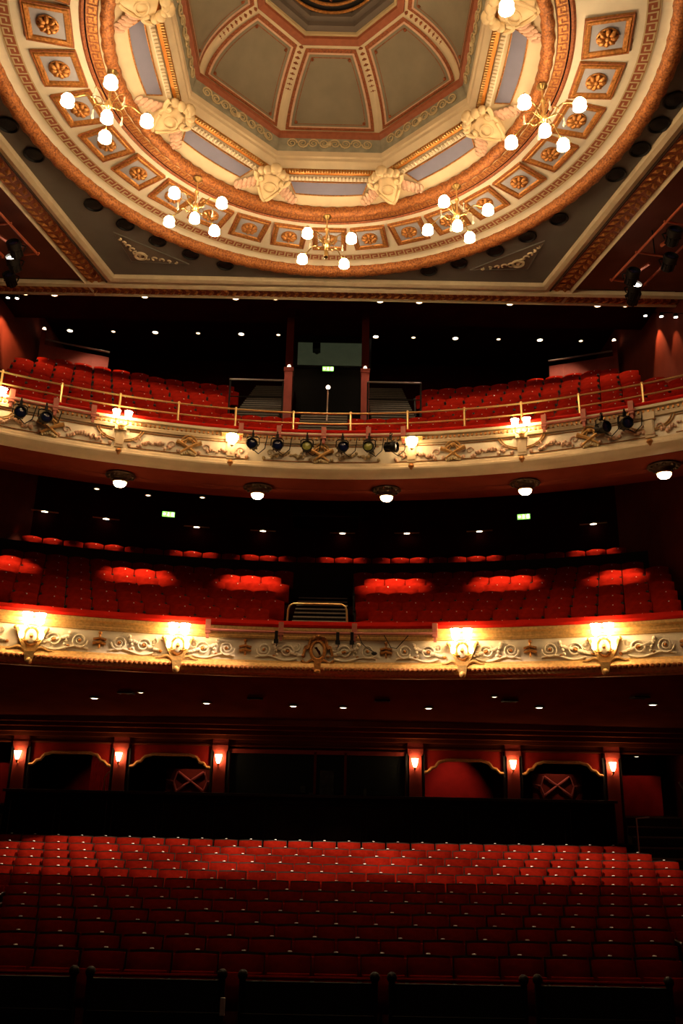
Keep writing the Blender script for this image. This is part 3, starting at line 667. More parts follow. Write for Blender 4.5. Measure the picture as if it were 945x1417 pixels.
sl = [(-28.2, 'lens_b', 'far left'), (-26.0, 'lens_b', 'second from the left'), (-6.7, 'lens_g', 'grey-green lens, leftmost of the middle six'), (-4.3, 'lens_b', 'blue lens, second of the middle six'), (-1.4, 'lens_y', 'bright yellow-green lens, third of the middle six'), (2.1, 'lens_b', 'blue lens, fourth of the middle six'), (4.7, 'lens_y', 'dull yellow-green lens, fifth of the middle six'), (6.9, 'lens_g', 'turned sideways, last of the middle six'), (26.7, 'lens_g', 'left of the right hand pair'), (28.7, 'lens_b', 'right of the right hand pair')]
for i, (d, ln, t) in enumerate(sl):
    yaw = -RAD(d)+(RAD(70) if 'sideways' in t else RAD([0, 8, -10, 5, 0, 12, -8, 0, 50, 30][i]))
    place_light(arcp(RAD(d), R-.30, 10.09), yaw, RAD(8), 'black stage light on the upper balcony rail, '+t, 'stage lights on the upper balcony', ln, .95)
    mb = MB(); q = [arcp(RAD(d), R-.25, 10.0), arcp(RAD(d+.6), R-.08, 9.95), arcp(RAD(d+1.2), R-.06, 10.10), arcp(RAD(d+1.4), R-.17, 10.37)]
    tag(mb.build('power_cable', 'cable') if False else (mb.tube(q, .012, 5) and mb).build('power_cable', 'cable'), 'thin black cable hanging beside the stage light %s' % t, 'cable', 'stage light cables')
for sx in (-1, 1):
    A, d, nrm = tr[sx]; w = 'right' if sx > 0 else 'left'
    for j, (s, off, lit) in enumerate(((.25, .0, 1), (.75, .35, 0), (1.45, -.15, 0), (2.3, .3, 0), (3.1, -.1, 0))):
        p = A+d*s+nrm*off+Vector((0, 0, -.34))
        place_light(p, 0 if True else 0, RAD(-25), '%s stage light under the %s ceiling truss, %s from its near end' % ('lit' if lit else 'dark', w, ORD[j+1]), 'stage lights on the ceiling trusses', 'spotlit' if lit else 'lens_g', 1.15)
for sx, d_, tx in ((1, 3.1, -6.6), (1, 4.4, -3.4), (-1, 3.1, 6.6), (-1, 4.4, 3.4), (1, 5.2, .2), (-1, 5.2, -.2)):
    A, d, nrm = tr[sx]; p = A+d*(d_+1.2)+Vector((0, 0, -.6)); spot('stage_beam', p, (tx, 17.9+.004*tx*tx, 1.25), 10500 if abs(tx) > 1 else 6000, 13.5, .35, (1, .70, .46), .06)
# cornice-mounted lights at the back corners
place_light(at_z(14, 386, 14.5), 0, RAD(-20), 'dark stage light fixed to the back cornice at the far left', 'stage lights on the ceiling trusses', 'lens_g', 1.1)
place_light(at_z(877, 412, 14.5), 0, RAD(-20), 'dark stage light fixed to the back cornice near the right truss', 'stage lights on the ceiling trusses', 'lens_g', 1.1)
# brass guard rail
t = thing('brass_guard_rail', 'two-bar polished brass guard rail along the upper balcony front', 'guard rail', (0, 0, 0))
for z in (11.08, 10.81):
    mb = MB(); mb.tube([arcp(-AMAX+2*AMAX*i/90, R+.02, z) for i in range(91)], .022, 8); mb.build('rail_bar', 'brass', t)
for d in (-35.5, -30, -24.8, -19.5, -14, -8.5, -2.85, 2.8, 8.4, 13.9, 19.3, 24.6, 30.2, 35.6):
    mb = MB(); p = arcp(RAD(d), R+.02, 0); mb.tube([p+Vector((0, 0, 10.6)), p+Vector((0, 0, 11.09))], .026, 8); mb.ball(p+Vector((0, 0, 11.10)), .034, 8, 6); mb.lathe([(.05, 10.61), (.05, 10.64), (.028, 10.66)], 10, Matrix.Translation(p)); mb.build('post', 'brass', t)
# pendants below the gallery
pd = thing('soffit_bowl_lamp', '', 'ceiling lamp')
mb = MB(); mb.lathe([(.34, .0), (.36, -.03), (.32, -.05), (.27, -.03), (.22, -.06), (.16, -.07), (.10, -.16), (.05, -.17), (.0001, -.17)], 24)
for k in range(10):
    a = 2*pi*k/10; mb.ball((.29*cos(a), .29*sin(a), -.04), .05, 7, 5)
mb.build('rosette', 'rosdk', pd)
mb = MB(); mb.lathe([(.14, -.15), (.17, -.18), (.165, -.20), (.13, -.19)], 20); mb.build('rim', 'brass', pd)
mb = MB(); mb.lathe([(.150, -.19), (.145, -.24), (.10, -.29), (.0001, -.31)], 18); mb.build('glass_bowl', 'bowl', pd)
cache(pd)
for i, (d, t) in enumerate(((-6, 'second from left'), (-18.5, 'first from left'), (6.1, 'third from left'), (18.8, 'fourth from left'), (30.6, 'rightmost'))):
    lab = 'glowing opal bowl lamp on a dark rosette under the upper balcony, '+t; p = arcp(RAD(d), 15.0, 9.575)
    if i == 0: pd.location = p; pd['label'] = lab; pd['group'] = 'bowl lamps under the upper balcony'
    else: dup(pd, p, 0, lab, 'bowl lamps under the upper balcony')

# ------------------------------------------------------------------ seats
def cushion(mb, w, h, t, top=.0, bulge=.03, nx=6, nz=5, taper=0.0):
    # stands on z=0, front face at y=0-bulge, back at y=t
    def e(s): return 1-abs(2*s-1)**4
    def F(s, v, sd):
        x = (s-.5)*w*(1-taper*v); z = h*v + top*(1-(2*s-1)**2)*v**3
        y = -bulge*e(s)*e(v) if sd == 0 else t+.3*bulge*e(s)*e(v)
        if s in (0, 1) or v in (0, 1): y += (.02 if sd == 0 else -.02)
        return Vector((x, y, z))
    mb.grid(lambda s, v: F(s, v, 0), nx, nz); mb.grid(lambda s, v: F(s, v, 1), nx, nz)
    for s in (0, 1): mb.grid(lambda a, v: F(s, v, 0)*(1-a)+F(s, v, 1)*a, 1, nz)
    for v in (0, 1): mb.grid(lambda a, s: F(s, v, 0)*(1-a)+F(s, v, 1)*a, 1, nx)
    return mb
def mtx(loc, rx=0): return Matrix.Translation(loc) @ Matrix.Rotation(rx, 4, 'X')
def xf(mb, m, i0=0):
    for i in range(i0, len(mb.v)): mb.v[i] = tuple(m @ Vector(mb.v[i]))
    return mb
def make_seat(name, cat, w, velvet, top, panel=True):
    o = thing(name, '', cat)
    mb = cushion(MB(), w-(.035 if panel else .004), .52, .09, top, .035); xf(mb, mtx((0, .0, .37), RAD(-9))); mb.build('backrest', velvet, o)
    mb = cushion(MB(), w-.05, .38, .11, .0, .03); xf(mb, mtx((0, -.15, .36), RAD(-4))); mb.build('seat', velvet, o)
    if panel:
        mb = MB(); cushion(mb, w-.02, .60, .05, top, .004); xf(mb, mtx((0, .105, .30), RAD(-9))); mb.build('back_panel', 'wood', o)
    mb = MB(); mb.box(-w/2-.028, -w/2+.028, -.30, .08, .60, .635); mb.box(-w/2-.02, -w/2+.02, -.24, .06, .0, .60); mb.box(-w/2-.026, -w/2+.026, -.26, .10, 0, .03); mb.build('armrest', 'wood', o, False)
    mb = MB()
    if panel:
        mb.lathe([(.0001, .010), (.018, .008), (.021, 0)], 10, Matrix.Translation((.0, .215, .905)) @ Matrix.Diagonal((1.3, .8, 1, 1)))
        mb.ball((-w/2, -.295, .625), .018, 7, 5)
    else:
        mb.lathe([(.0001, .010), (.012, .008), (.014, 0)], 8, Matrix.Translation((.05, .075, .875)) @ Matrix.Rotation(RAD(60), 4, 'X'))
    mb.build('glint_plate', 'plate', o)  # pale plate, plus armrest ball in the stalls, painted to read as glints
    cache(o); return o
used = {}
def seat_at(proto, p, rz, label, group):
    if proto.name not in used: used[proto.name] = 1; proto.location = p; proto.rotation_euler = (0, 0, rz); proto['label'] = label; proto['group'] = group; return proto
    return dup(proto, p, rz, label, group)
def in_frame(p, m=25):
    v = Vector(p)-CAM; d = v.dot(fw); x = 472.5+FPX*v.dot(rt)/d; y = 708.5-FPX*v.dot(up)/d
    return -m < x < 945+m

# gallery tier and seats
GP = [586, 577, 570, 562, 553, 546, 539]
grow = []
for k, py in enumerate(GP):
    Y = 18.9+.80*k; ztop = CAM.z+tanel(py)*Y; grow.append((Y-CY, ztop-.92))
VX = 1.02
def tier(rows, pitch, name, m, label, void=None, void_from=0, back=None):
    mb = MB()
    for k, (r, z) in enumerate(rows):
        r0 = r-.42; r1 = r0+pitch; zp = rows[k-1][1] if k else z-.5
        for sg in ((-1, 1) if (void and k >= void_from) else (0,)):
            a0, a1 = (-AMAX, AMAX) if sg == 0 else ((math.asin(void(k)/r), AMAX) if sg > 0 else (-AMAX, -math.asin(void(k)/r)))
            arc_sweep(mb, [(r0, zp-.02), (r0, z), (r1 if k < len(rows)-1 else r1+(back or 0), z)], a0, a1, 40)
    return struct(name, mb, m, label, smooth=False)
tier(grow, .80, 'floor_gallery', 'tierdk', 'stepped dark floor of the gallery', lambda k: .66 if k < 2 else 2.5, 0, 3.5)
gseat = make_seat('gallery_chair', 'theatre seat', .52, 'velvet', .05, False)
SX0, SX1 = 1.24, 2.46       # side stairs
for k, (r, z) in enumerate(grow):
    i = 0; da = .53/r; n = int(RAD(36.2 - .0*k)/da); cnt = 0
    for j in range(-n, n+1):
        a = (j+(.5 if k % 2 else 0))*da; p = arcp(a, r, z)
        if k < 2 and abs(p.x) < .78: continue
        if k >= 2 and abs(p.x) < SX1+.36: continue
        if k < 2 and False: continue
        if abs(p.x) > 8.55-.0*k or not in_frame(p, 6): continue
        cnt += 1
        seat_at(gseat, p, -a, 'red plush gallery seat, %s row up from the brass rail, %s from the left' % (ORD[k+1], ordw(cnt)), 'red seats in the gallery')
# extra back-corner rows by the partitions
for sx, nm in ((-1, 'left'), (1, 'right')):
    for j in range(5):
        a = sx*(RAD(17.0)+j*.58/20.3); p = arcp(a, 20.3, grow[-1][1]+.52)
        seat_at(gseat, p, -a, 'red plush gallery seat in the brightly lit %s back corner row, %s from the aisle' % (nm, ORD[j+1]), 'red seats in the gallery')
    a = sx*RAD(22.5)
    t = thing('gallery_partition', 'dark red panelled partition with lamp-topped post at the %s back corner of the gallery' % nm, 'partition', arcp(a, 21.0, grow[-1][1]+.35), -a, 'gallery corner partitions')
    mb = MB(); mb.box(-1.0, 1.0, -.04, .04, 0, 1.75)
    for q in range(4): mb.box(-.95+.49*q, -.56+.49*q, -.055, -.03, .9, 1.65)
    mb.build('panelling', 'pilaster', t, False)  # brighter red stands in for light falling on the panels
    ap = sx*RAD(20.5); spot('added_partition_spot', arcp(ap, 19.0, grow[-1][1]+2.35), arcp(ap, 20.35, grow[-1][1]+1.35), 130, 66, .6, (1, .62, .36))  # spot added to brighten corner seats and partition, no fitting built
    mb = MB(); mb.tube([(-1.0, -.1, 1.9), (1.0, -.1, 1.9)], .03, 8); mb.build('hand_rail', 'rail', t)
    mb = MB(); mb.box(sx*1.05-.07, sx*1.05+.07, -.16, -.02, 0, 2.2); po_ = mb.build('post', 'pilaster', t, False)
    mb = MB(); mb.ball((sx*1.05, -.09, 2.26), .06, 10, 7); mb.build('post_lamp', 'dl_dim', po_)
# side stairs
def stairs(name, x0, x1, steps, label, group=None, nose='nosing', deep=.5):      # steps: list of (y, z)
    t = thing(name, label, 'stairs', (0, 0, 0), 0, group)
    mb = MB()
    for i, (y, z) in enumerate(steps):
        y1 = steps[i+1][0] if i < len(steps)-1 else y+.4
        mb.box(x0, x1, y, y1, z-deep, z)
    mb.build('treads', 'stairdk', t, False)
    for (y, z) in steps:
        mb = MB(); mb.box(x0+.02, x1-.02, y-.012, y+.04, z-.03, z+.006); mb.build('nosing', nose, t, False)
    return t
def xyz_between(ya, yb, za, zb, n): return [(ya+(yb-ya)*i/(n-1), za+(zb-za)*i/(n-1)) for i in range(n)]
rz0 = grow[1][1]; rz6 = grow[6][1]
for sx, nm in ((-1, 'left'), (1, 'right')):
    xa, xb = sorted((sx*SX0, sx*SX1)); stairs('gallery_stairs', xa, xb, xyz_between(20.35, 25.2, 11.95, 15.2, 16), 'dark gallery steps with grey nosings, %s of the central entrance' % nm, 'gallery side stairs', 'nosing_dk', .9)
    t = thing('stair_guard_rail', 'dull steel guard rail in front of the %s gallery steps' % nm, 'guard rail', (0, 0, 0), 0, 'gallery stair rails')
    yy = 20.28; zt = CAM.z+.497*yy
    mb = MB(); mb.tube([(xa-.12, yy, zt), (xb+.12, yy, zt)], .026, 8); mb.build('rail_bar', 'rail', t)
    mb = MB(); mb.tube([(xa-.10, yy, zt-.5), (xb+.10, yy, zt-.5)], .016, 8); mb.build('rail_bar', 'iron', t)
    for x in (xa-.1, xb+.1):
        mb = MB(); mb.tube([(x, yy, rz0-.1), (x, yy, zt)], .024, 8); mb.build('post', 'iron', t)
    # entrance pier with lamp
    t = thing('entrance_pier', 'dark red pier with small lamp on top, %s side of the gallery entrance' % nm, 'pier', (sx*1.06+.02, 20.75, 0), 0, 'gallery entrance piers')
    mb = MB(); mb.box(-.11, .11, 0, .3, rz0-.1, 13.55); mb.box(-.13, .13, -.02, .32, 13.50, 13.62); mb.build('shaft', 'pilaster', t, False)
    mb = MB(); mb.box(-.10, .10, .02, .28, 13.75, 15.75); mb.build('upper_column', 'maroon_dk', t, False)
    mb = MB(); mb.lathe([(.05, 13.6), (.06, 13.66), (.04, 13.73), (.0001, 13.76)], 12, Matrix.Translation((0, .1, 0))); mb.build('pier_lamp', 'dl_dim', t)
    spot('pier_light', (sx*1.06+.02, 20.45, 13.72), (sx*1.06, 20.72, 12.2), 3, 90, .8, (1, .5, .3), .03)
    # entrance side wall
    mb = MB(); mb.add([(sx*1.05, 20.9, rz0-.6), (sx*1.05, 26.4, rz0-.6), (sx*1.05, 26.4, rz6+1.2), (sx*1.05, 23.9, rz6+.95), (sx*1.05, 20.9, rz0+.95)], [(0, 1, 2, 3, 4)])
    struct('wall_entrance_'+nm, mb, 'maroon_dk', 'dark %s wall of the gallery entrance' % nm, smooth=False)
stairs('gallery_front_steps', -.62, .62, xyz_between(18.72, 20.1, 10.92, 11.95, 7), 'grey-edged steps in the middle of the front gallery rows', None, 'nosing_dk')
mb = MB(); mb.box(-1.05, 1.05, 20.2, 26.4, rz0-.12, rz0-.1); struct('floor_entrance', mb, 'tierdk', 'dark floor of the gallery entrance', smooth=False)
t = thing('lamp_post_rail', 'slim steel hand rail post with bright knob in the middle of the gallery steps', 'hand rail', (0, 0, 0))
pt = at_y(454, 536, 19.6); mb = MB(); mb.tube([(pt.x-.03, 19.35, grow[0][1]-.1), (pt.x, 19.6, pt.z)], .02, 8); mb.build('post', 'rail', t)
mb = MB(); mb.ball((pt.x, 19.6, pt.z), .055, 10, 8); mb.build('knob', 'dl', t)
# projection window, exit sign and walls
mb = MB(); mb.box(-WX, WX, 26.5, 26.6, 11, 17.6); struct('wall_gallery_back', mb, 'maroon_dk', 'dark back wall of the gallery', smooth=False)
t = thing('window_1', 'wide greenish projection booth window above the gallery exit sign', 'window', (0, 24.60, 0)); t['kind'] = 'structure'
za, zb = CAM.z+tanel(506)*24.6, CAM.z+tanel(474)*24.6
mb = MB(); mb.box(-1.05, 1.28, .02, .04, za, zb); mb.build('pane', 'greenglass', t, False)
mb = MB()
for (a, b, c, d) in ((-1.15, 1.38, za-.08, za), (-1.15, 1.38, zb, zb+.22), (-1.15, -1.05, za, zb), (1.28, 1.38, za, zb)): mb.box(a, b, -.02, .08, c, d)
mb.build('frame', 'black', t, False)
mb = MB(); mb.box(-.55, -.3, -.3, .0, zb-.42, zb-.2); mb.lathe([(.09, 0), (.08, -.2), (.0001, -.2)], 10, Matrix.Translation((-.42, -.05, zb-.35)) @ Matrix.Rotation(RAD(90), 4, 'X')); pj = mb.build('projector', 'iron', None, False); pj.location = (0, 24.55, 0)
tag(pj, 'small dark projector behind the greenish booth window', 'projector')
def exit_sign(p, w, h, label):
    t = thing('exit_sign', label, 'exit sign', p, 0, 'green exit signs')
    mb = MB(); mb.box(-w/2-.03, w/2+.03, 0, .08, -h/2-.03, h/2+.03); mb.build('housing', 'black', t, False)
    mb = MB(); mb.box(-w/2, w/2, -.012, 0, -h/2, h/2); mb.build('green_panel', 'exit', t, False)
    mb = MB(); s = h*.42
    # running figure, arrow and doorway
    mb.ball((-.002, -.02, s*.62), s*.18, 8, 6, (1, .2, 1))
    for a, b in (((-.02, .4), (-.05, -.1)), ((-.05, -.1), (.10, -.4)), ((-.05, -.1), (-.18, -.35)), ((-.02, .35), (.13, .15)), ((-.02, .35), (-.17, .2)), ((.10, -.4), (.08, -.8)), ((-.18, -.35), (-.30, -.5))):
        mb.tube([(a[0]*s*1.3, -.02, a[1]*s), (b[0]*s*1.3, -.02, b[1]*s)], s*.10, 5)
    mb.box(w*.26, w*.42, -.022, -.012, -s*.8, s*.8)
    mb.prism([(-w*.44, 0), (-w*.34, s*.5), (-w*.34, s*.18), (-w*.24, s*.18), (-w*.24, -s*.18), (-w*.34, -s*.18), (-w*.34, -s*.5)], .012, .022, Matrix.Translation((0, 0, 0)) @ Matrix.Rotation(RAD(90), 4, 'X'))
    mb.build('pictogram', 'exitw', t, False); return t
p = at_y(454, 510.5, 24.5); exit_sign(p, .36, .15, 'glowing green exit sign under the projection window')
mb = MB(); mb.box(-1.2, 1.2, 24.70, 24.8, rz0-.2, 16.7); struct('wall_entrance_end', mb, 'black', 'black end wall of the gallery entrance', smooth=False)
# gallery ceiling, with two lines of downlights
mb = MB(); mb.grid(lambda s, t: Vector((-WX+2*WX*s, *[(19.2, 15.5), (21.6, 15.5), (23.4, 16.75), (26.6, 16.78)][round(t*3)])), 2, 3)
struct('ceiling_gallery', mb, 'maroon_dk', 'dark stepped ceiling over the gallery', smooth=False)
def make_dl(name, m, r=.085):
    o = thing(name, '', 'downlight')
    mb = MB(); mb.lathe([(r*1.35, .0), (r*1.4, -.012), (r*1.05, -.015), (r, .0)], 18); mb.build('trim_ring', 'brass_dk', o)
    mb = MB(); mb.lathe([(r*1.02, -.006), (r*.6, -.02), (.0001, -.025)], 14); mb.build('lens', m, o); cache(o); return o
dlA = make_dl('downlight', 'dl', .085); dlB = make_dl('downlight', 'dl_dim', .06)
u2 = {}
def put_dl(proto, p, label, group):
    if proto.name not in u2: u2[proto.name] = 1; proto.location = p; proto['label'] = label; proto['group'] = group
    else: dup(proto, p, 0, label, group)
for i, x in enumerate((-8.43, -7.63, -5.11, -2.57, -1.46, 1.46, 2.55, 5.08, 7.53, 8.3)):
    put_dl(dlA if i not in (0, 4, 9) else dlB, (x, 20.3, 15.495), 'small lit ceiling downlight just behind the back cornice, %s from left' % ORD[i+1], 'downlights behind the cornice')
for i, x in enumerate((-8.62, -7.18, -5.79, -4.37, -2.94, -1.71, 1.52, 2.77, 4.16, 5.59, 6.96, 8.32)):
    put_dl(dlA if i % 2 == 0 else dlB, (x, 24.5, 16.745), 'lit downlight in the gallery back ceiling, %s from left' % ORD[i+1], 'downlights of the gallery ceiling')
for x in (-7.6, -5.1, -2.6, 2.6, 5.1, 7.5): spot('gallery_downlight', (x, 20.3, 15.44), (x*.98, 20.6, 11), 110, 110, .8)
for x in (-7.2, -4.4, 4.4, 7.2): spot('gallery_back_downlight', (x, 24.2, 16.6), (x, 23.2, 13), 40, 80, .8)
for sx in (-1, 1):
    for j, y in enumerate((19.6, 18.1)):
        pass
# ================================================================== SIDE WALLS
for sx, nm in ((-1, 'left'), (1, 'right')):
    mb = MB(); mb.box(*sorted((sx*WX, sx*(WX+.2))), 0, 28, -.3, 17.6); struct('wall_'+nm, mb, 'maroon', 'dark maroon %s side wall' % nm, smooth=False)
    for j, (px, py, yy) in enumerate(((893, 437, 21.6), (915, 438, 20.6), (935, 439, 19.8)) if sx > 0 else ((11, 412, 19.9), (24, 414, 20.6))):
        x = sx*(WX-.32); z = 15.35
        yy = CAM.y + (x-CAM.x)/(ray(px, py).x)*ray(px, py).y; z = at_y(px, py, yy).z
        if sx < 0: x, yy, z = [(-8.88, 20.26, 15.33), (-8.60, 20.2, 15.28)][j]
        t = thing('wall_washer', 'small lit wall washer high on the %s wall of the gallery, %s from the corner' % (nm, ORD[j+1]), 'spotlight', (x, yy, z), 0, 'gallery wall washers')
        mb = MB(); mb.lathe([(.05, .10), (.06, .09), (.065, 0), (.05, .01), (.0001, .02)], 12); mb.build('can', 'iron', t)
        mb = MB(); mb.lathe([(.048, -.002), (.0001, -.012)], 12); mb.build('lens', 'spotlit', t)
        mb = MB(); mb.tube([(0, 0, .09), (sx*.15, 0, .12), (sx*.32, 0, .12)], .012, 6); mb.build('bracket', 'iron', t)
        spot('wall_wash', (x, yy, z-.05), (sx*(WX+.05), yy, z-1.5) if sx > 0 else (-WX-.05, 22.5+.3*j, 13.6), [130, 40, 150][j] if sx > 0 else [200, 160][j], 50, .5, (1, .50, .22), .03)

# ================================================================== LOWER BALCONY (CIRCLE)
prof = [(R+.3, 4.86), (R-.03, 4.86), (R-.05, 4.90), (R-.12, 4.93), (R-.17, 5.0), (R-.17, 5.06), (R-.12, 5.10), (R-.10, 5.15), (R-.03, 5.19), (R, 5.21)]
struct('trim_circle_cornice', arc_sweep(MB(), prof), 'gold_hi', 'gilt lower moulding of the lower balcony front', ang=30)
mb = MB()
for i in range(190):
    a = RAD(-40+.4233*i); mb.ball(arcp(a, R-.165, 5.03), .055, 7, 5, (1, .8, .8))
struct('trim_circle_leaf', mb, 'bronze', 'leaf bead along the gilt moulding')
struct('wall_circle_front', arc_sweep(MB(), [(R, 5.20), (R, 5.68)]), 'ivory', 'ivory relief front of the lower balcony')
struct('trim_circle_top', arc_sweep(MB(), [(R, 5.67), (R-.04, 5.68), (R-.05, 5.73), (R-.02, 5.75), (R-.03, 5.82), (R-.09, 5.86), (R-.09, 5.92), (R-.02, 5.93)]), 'gold_hi', 'gilt top band of the lower balcony front', ang=30)
mb = MB(); arc_sweep(mb, [(R-.10, 5.93), (R-.12, 5.98), (R-.08, 6.07), (R+.12, 6.10), (R+.24, 6.06), (R+.24, 5.93), (R-.10, 5.93)])
tag(mb.build('armrest_cushion', 'railred'), 'long red plush cushion along the top of the lower balcony front', 'balcony cushion')
struct('wall_circle_inner', arc_sweep(MB(), [(R+.24, 5.95), (R+.24, 5.3)]), 'maroon_dk', 'dark inner face of the circle front')
root = thing('scroll_relief', 'cream acanthus scroll relief along the lower balcony front', 'plaster ornament', (0, 0, 0)); root['kind'] = 'structure'
for b in range(-3, 3):
    um = RAD(12.7*(b+.5))*R; mb = MB(); mg = MB()
    for sg in (-1, 1):
        f = lambda u, v, d: on_front(um+sg*u, 5.44+v, d)
        spiral(mb, .40, .0, .165, 2.0, 1, .03, .022, f, 26, pi)
        spiral(mb, .90, -.02, .15, 1.7, 1, .03, .022, f, 24, 0)
        spiral(mb, 1.10, .06, .10, 1.3, -1, .03, .016, f, 18, 2)
        mb.tube([f(.22+.9*i/14, -.17+.05*sin(i/14*2*pi), .025) for i in range(15)], .02, 6)
        for j in range(12):
            x = .62+.68*((j*.618) % 1); v = -.13+.2*((j*.377) % 1); (mg if j % 4 == 0 else mb).ball(f(x, v, .025), .032+.02*((j*.77) % 1), 7, 5, (1.2, .6, .9))
        mg.ball(f(.40, 0, .03), .035, 8, 5); mg.ball(f(.90, -.02, .03), .035, 8, 5)
        for j in range(4): mb.ball(f(.60+.03*j, .14-.08*j, .03), .045-.005*j, 7, 5)
    mg.tube([on_front(um, 5.30, .03), on_front(um, 5.60, .03)], .022, 6)
    for vv in (5.40, 5.48): mg.tube([on_front(um-.13, vv, .03), on_front(um, vv+.03, .045), on_front(um+.13, vv, .03)], .028, 6)
    mg.ball(on_front(um, 5.62, .03), .04, 8, 5)
    mb.build('scroll', 'ivory', root); mg.build('gilt_flower', 'gold', root)
# sconces
scn = thing('balcony_sconce', '', 'wall sconce')
mb = MB(); mb.prism([(-.10, -.30), (.10, -.30), (.20, -.10), (.30, .16), (.26, .18), (.16, -.02), (-.16, -.02), (-.26, .18), (-.30, .16), (-.20, -.10)], .02, .14, Matrix.Translation((0, 0, 5.42)) @ Matrix.Rotation(RAD(90), 4, 'X'))
mb.prism([(-.07, -.50), (.07, -.50), (.10, -.30), (-.10, -.30)], .05, .26, Matrix.Translation((0, 0, 5.42)) @ Matrix.Rotation(RAD(90), 4, 'X')); mb.ball((0, -.22, 4.93), .075, 10, 7)
for sg in (-1, 1):
    mb.tube([(sg*(.08+.36*i/12), -.10, 5.14+.08*(i/12)+.05*sin(i/12*5)) for i in range(13)], [.045-.025*i/12 for i in range(13)], 7)
    mb.ball((sg*.30, -.08, 5.60), .05, 8, 6)
mb.build('bracket', 'gold_hi', scn)
mb = MB(); mb.lathe([(.0001, .05), (.08, .045), (.125, .02), (.135, 0)], 18, Matrix.Translation((0, -.13, 5.43)) @ Matrix.Rotation(RAD(90), 4, 'X') @ Matrix.Diagonal((.9, 1.25, 1, 1))); mb.build('medallion', 'ivory', scn)
mb = MB(); mb.tube([(.135*cos(2*pi*i/20), -.15, 5.43+.18*sin(2*pi*i/20)) for i in range(20)], .022, 6, True)
mb.lathe([(.03, -.04), (.045, .0), (.02, .05)], 8, Matrix.Translation((0, -.2, 5.43))); mb.build('gilt_surround', 'gold', scn)
for sg in (-1, 1):
    mb = MB(); mb.tube([(sg*.02, -.18, 5.58), (sg*.07, -.24, 5.60), (sg*.12, -.26, 5.64)], .016, 6); arm = mb.build('arm', 'brass', scn)
    mb = MB(); tulip(mb, (sg*.125, -.26, 5.65), 1.25); mb.build('shade', 'shade', arm)
    mb = MB(); mb.tube([(sg*.06, -.16, 5.34), (sg*.16, -.20, 5.33), (sg*.19, -.21, 5.37)], .014, 6); arm = mb.build('arm', 'brass', scn)
    mb = MB(); mb.lathe([(.02, 0), (.045, .03), (.05, .10), (.035, .15), (.0001, .16)], 12, Matrix.Translation((sg*.19, -.21, 5.37))); mb.build('shade', 'lantern', arm)
cache(scn)
for i, (d, t) in enumerate(((-12.35, 'second from left'), (-24.7, 'leftmost in view'), (13.2, 'third from left'), (25.3, 'rightmost in view'))):
    lab = 'gilt sconce with lit tulip shades on the lower balcony front, '+t; p = arcp(RAD(d), R, 0)
    if i == 0: scn.location = p; scn.rotation_euler = (0, 0, -RAD(d)); scn['label'] = lab; scn['group'] = 'sconces on the lower balcony'
    else: dup(scn, p, -RAD(d), lab, 'sconces on the lower balcony')
# central oval cartouche
t = thing('oval_cartouche', 'gilt oval cartouche with dark bird-like emblem at the centre of the lower balcony front', 'plaster ornament', arcp(RAD(.2), R, 0), 0)
mb = MB(); mb.lathe([(.0001, .05), (.09, .04), (.13, .0)], 20, Matrix.Translation((0, -.05, 5.44)) @ Matrix.Rotation(RAD(90), 4, 'X') @ Matrix.Diagonal((.95, 1.3, 1, 1))); mb.build('oval_field', 'cream_dim', t)
mb = MB(); mb.tube([(.15*cos(2*pi*i/24), -.06, 5.44+.20*sin(2*pi*i/24)) for i in range(24)], .04, 7, True)
for sg in (-1, 1):
    mb.tube([(sg*(.12+.20*i/12), -.06, 5.68-.30*i/12+.06*sin(i*.9)) for i in range(13)], [.045-.015*i/12 for i in range(13)], 6)
    mb.ball((sg*.10, -.07, 5.70), .06, 8, 6); mb.tube([(sg*(.05+.30*i/10), -.06, 5.20+.04*sin(i*.7)) for i in range(11)], .03, 6)
mb.ball((0, -.08, 5.72), .07, 9, 6); mb.box(-.07, .07, -.2, 0, 4.95, 5.22); mb.ball((0, -.2, 4.97), .075, 9, 6); mb.build('gilt_frame', 'gold', t)
mb = MB(); mb.prism([(-.08, .06), (-.02, .075), (.0, .03), (.05, -.02), (.07, -.09), (.03, -.11), (0, -.05), (-.04, .02)], .095, .105, Matrix.Translation((0, 0, 5.44)) @ Matrix.Rotation(RAD(90), 4, 'X')); mb.build('emblem', 'maroon_dk', t, False)
pipe_seg(RAD(-10.0), RAD(11.0), (-9.8, -3.2, 3.5, 10.8), 'salmon lighting pipe across the middle of the lower balcony front', 5.80, .17, 'lighting_pipe')
# clamps and a small hanging lamp on that pipe
hb = thing('pipe_clamp', '', 'clamp')
mb = MB(); mb.box(-.035, .035, -.05, .03, 5.60, 5.82); mb.box(-.05, .05, -.06, .04, 5.56, 5.64); mb.build('clamp_body', 'iron', hb, False)
mb = MB(); mb.tube([(0, -.02, 5.58), (.02, -.02, 5.53), (0, -.02, 5.49)], .012, 5); mb.build('hook', 'iron', hb); cache(hb)
for i, (d, t) in enumerate(((-3.6, 'left of the oval cartouche'), (2.0, 'just right of the oval cartouche'), (3.3, 'second right of the oval cartouche'))):
    lab = 'black empty lamp clamp on the lower lighting pipe, '+t; p = arcp(RAD(d), R-.2, 0)
    if i == 0: hb.location = p; hb.rotation_euler = (0, 0, -RAD(d)); hb['label'] = lab; hb['group'] = 'clamps on the lower pipe'
    else: dup(hb, p, -RAD(d), lab, 'clamps on the lower pipe')
mb = MB(); mb.tube([arcp(RAD(3.9), R-.19, 5.77), arcp(RAD(4.2), R-.1, 5.6), arcp(RAD(4.7), R-.08, 5.5), arcp(RAD(5.3), R-.09, 5.42)], .01, 5); mb.ball(arcp(RAD(5.3), R-.09, 5.39), .06, 8, 6, (1.1, .8, .7))
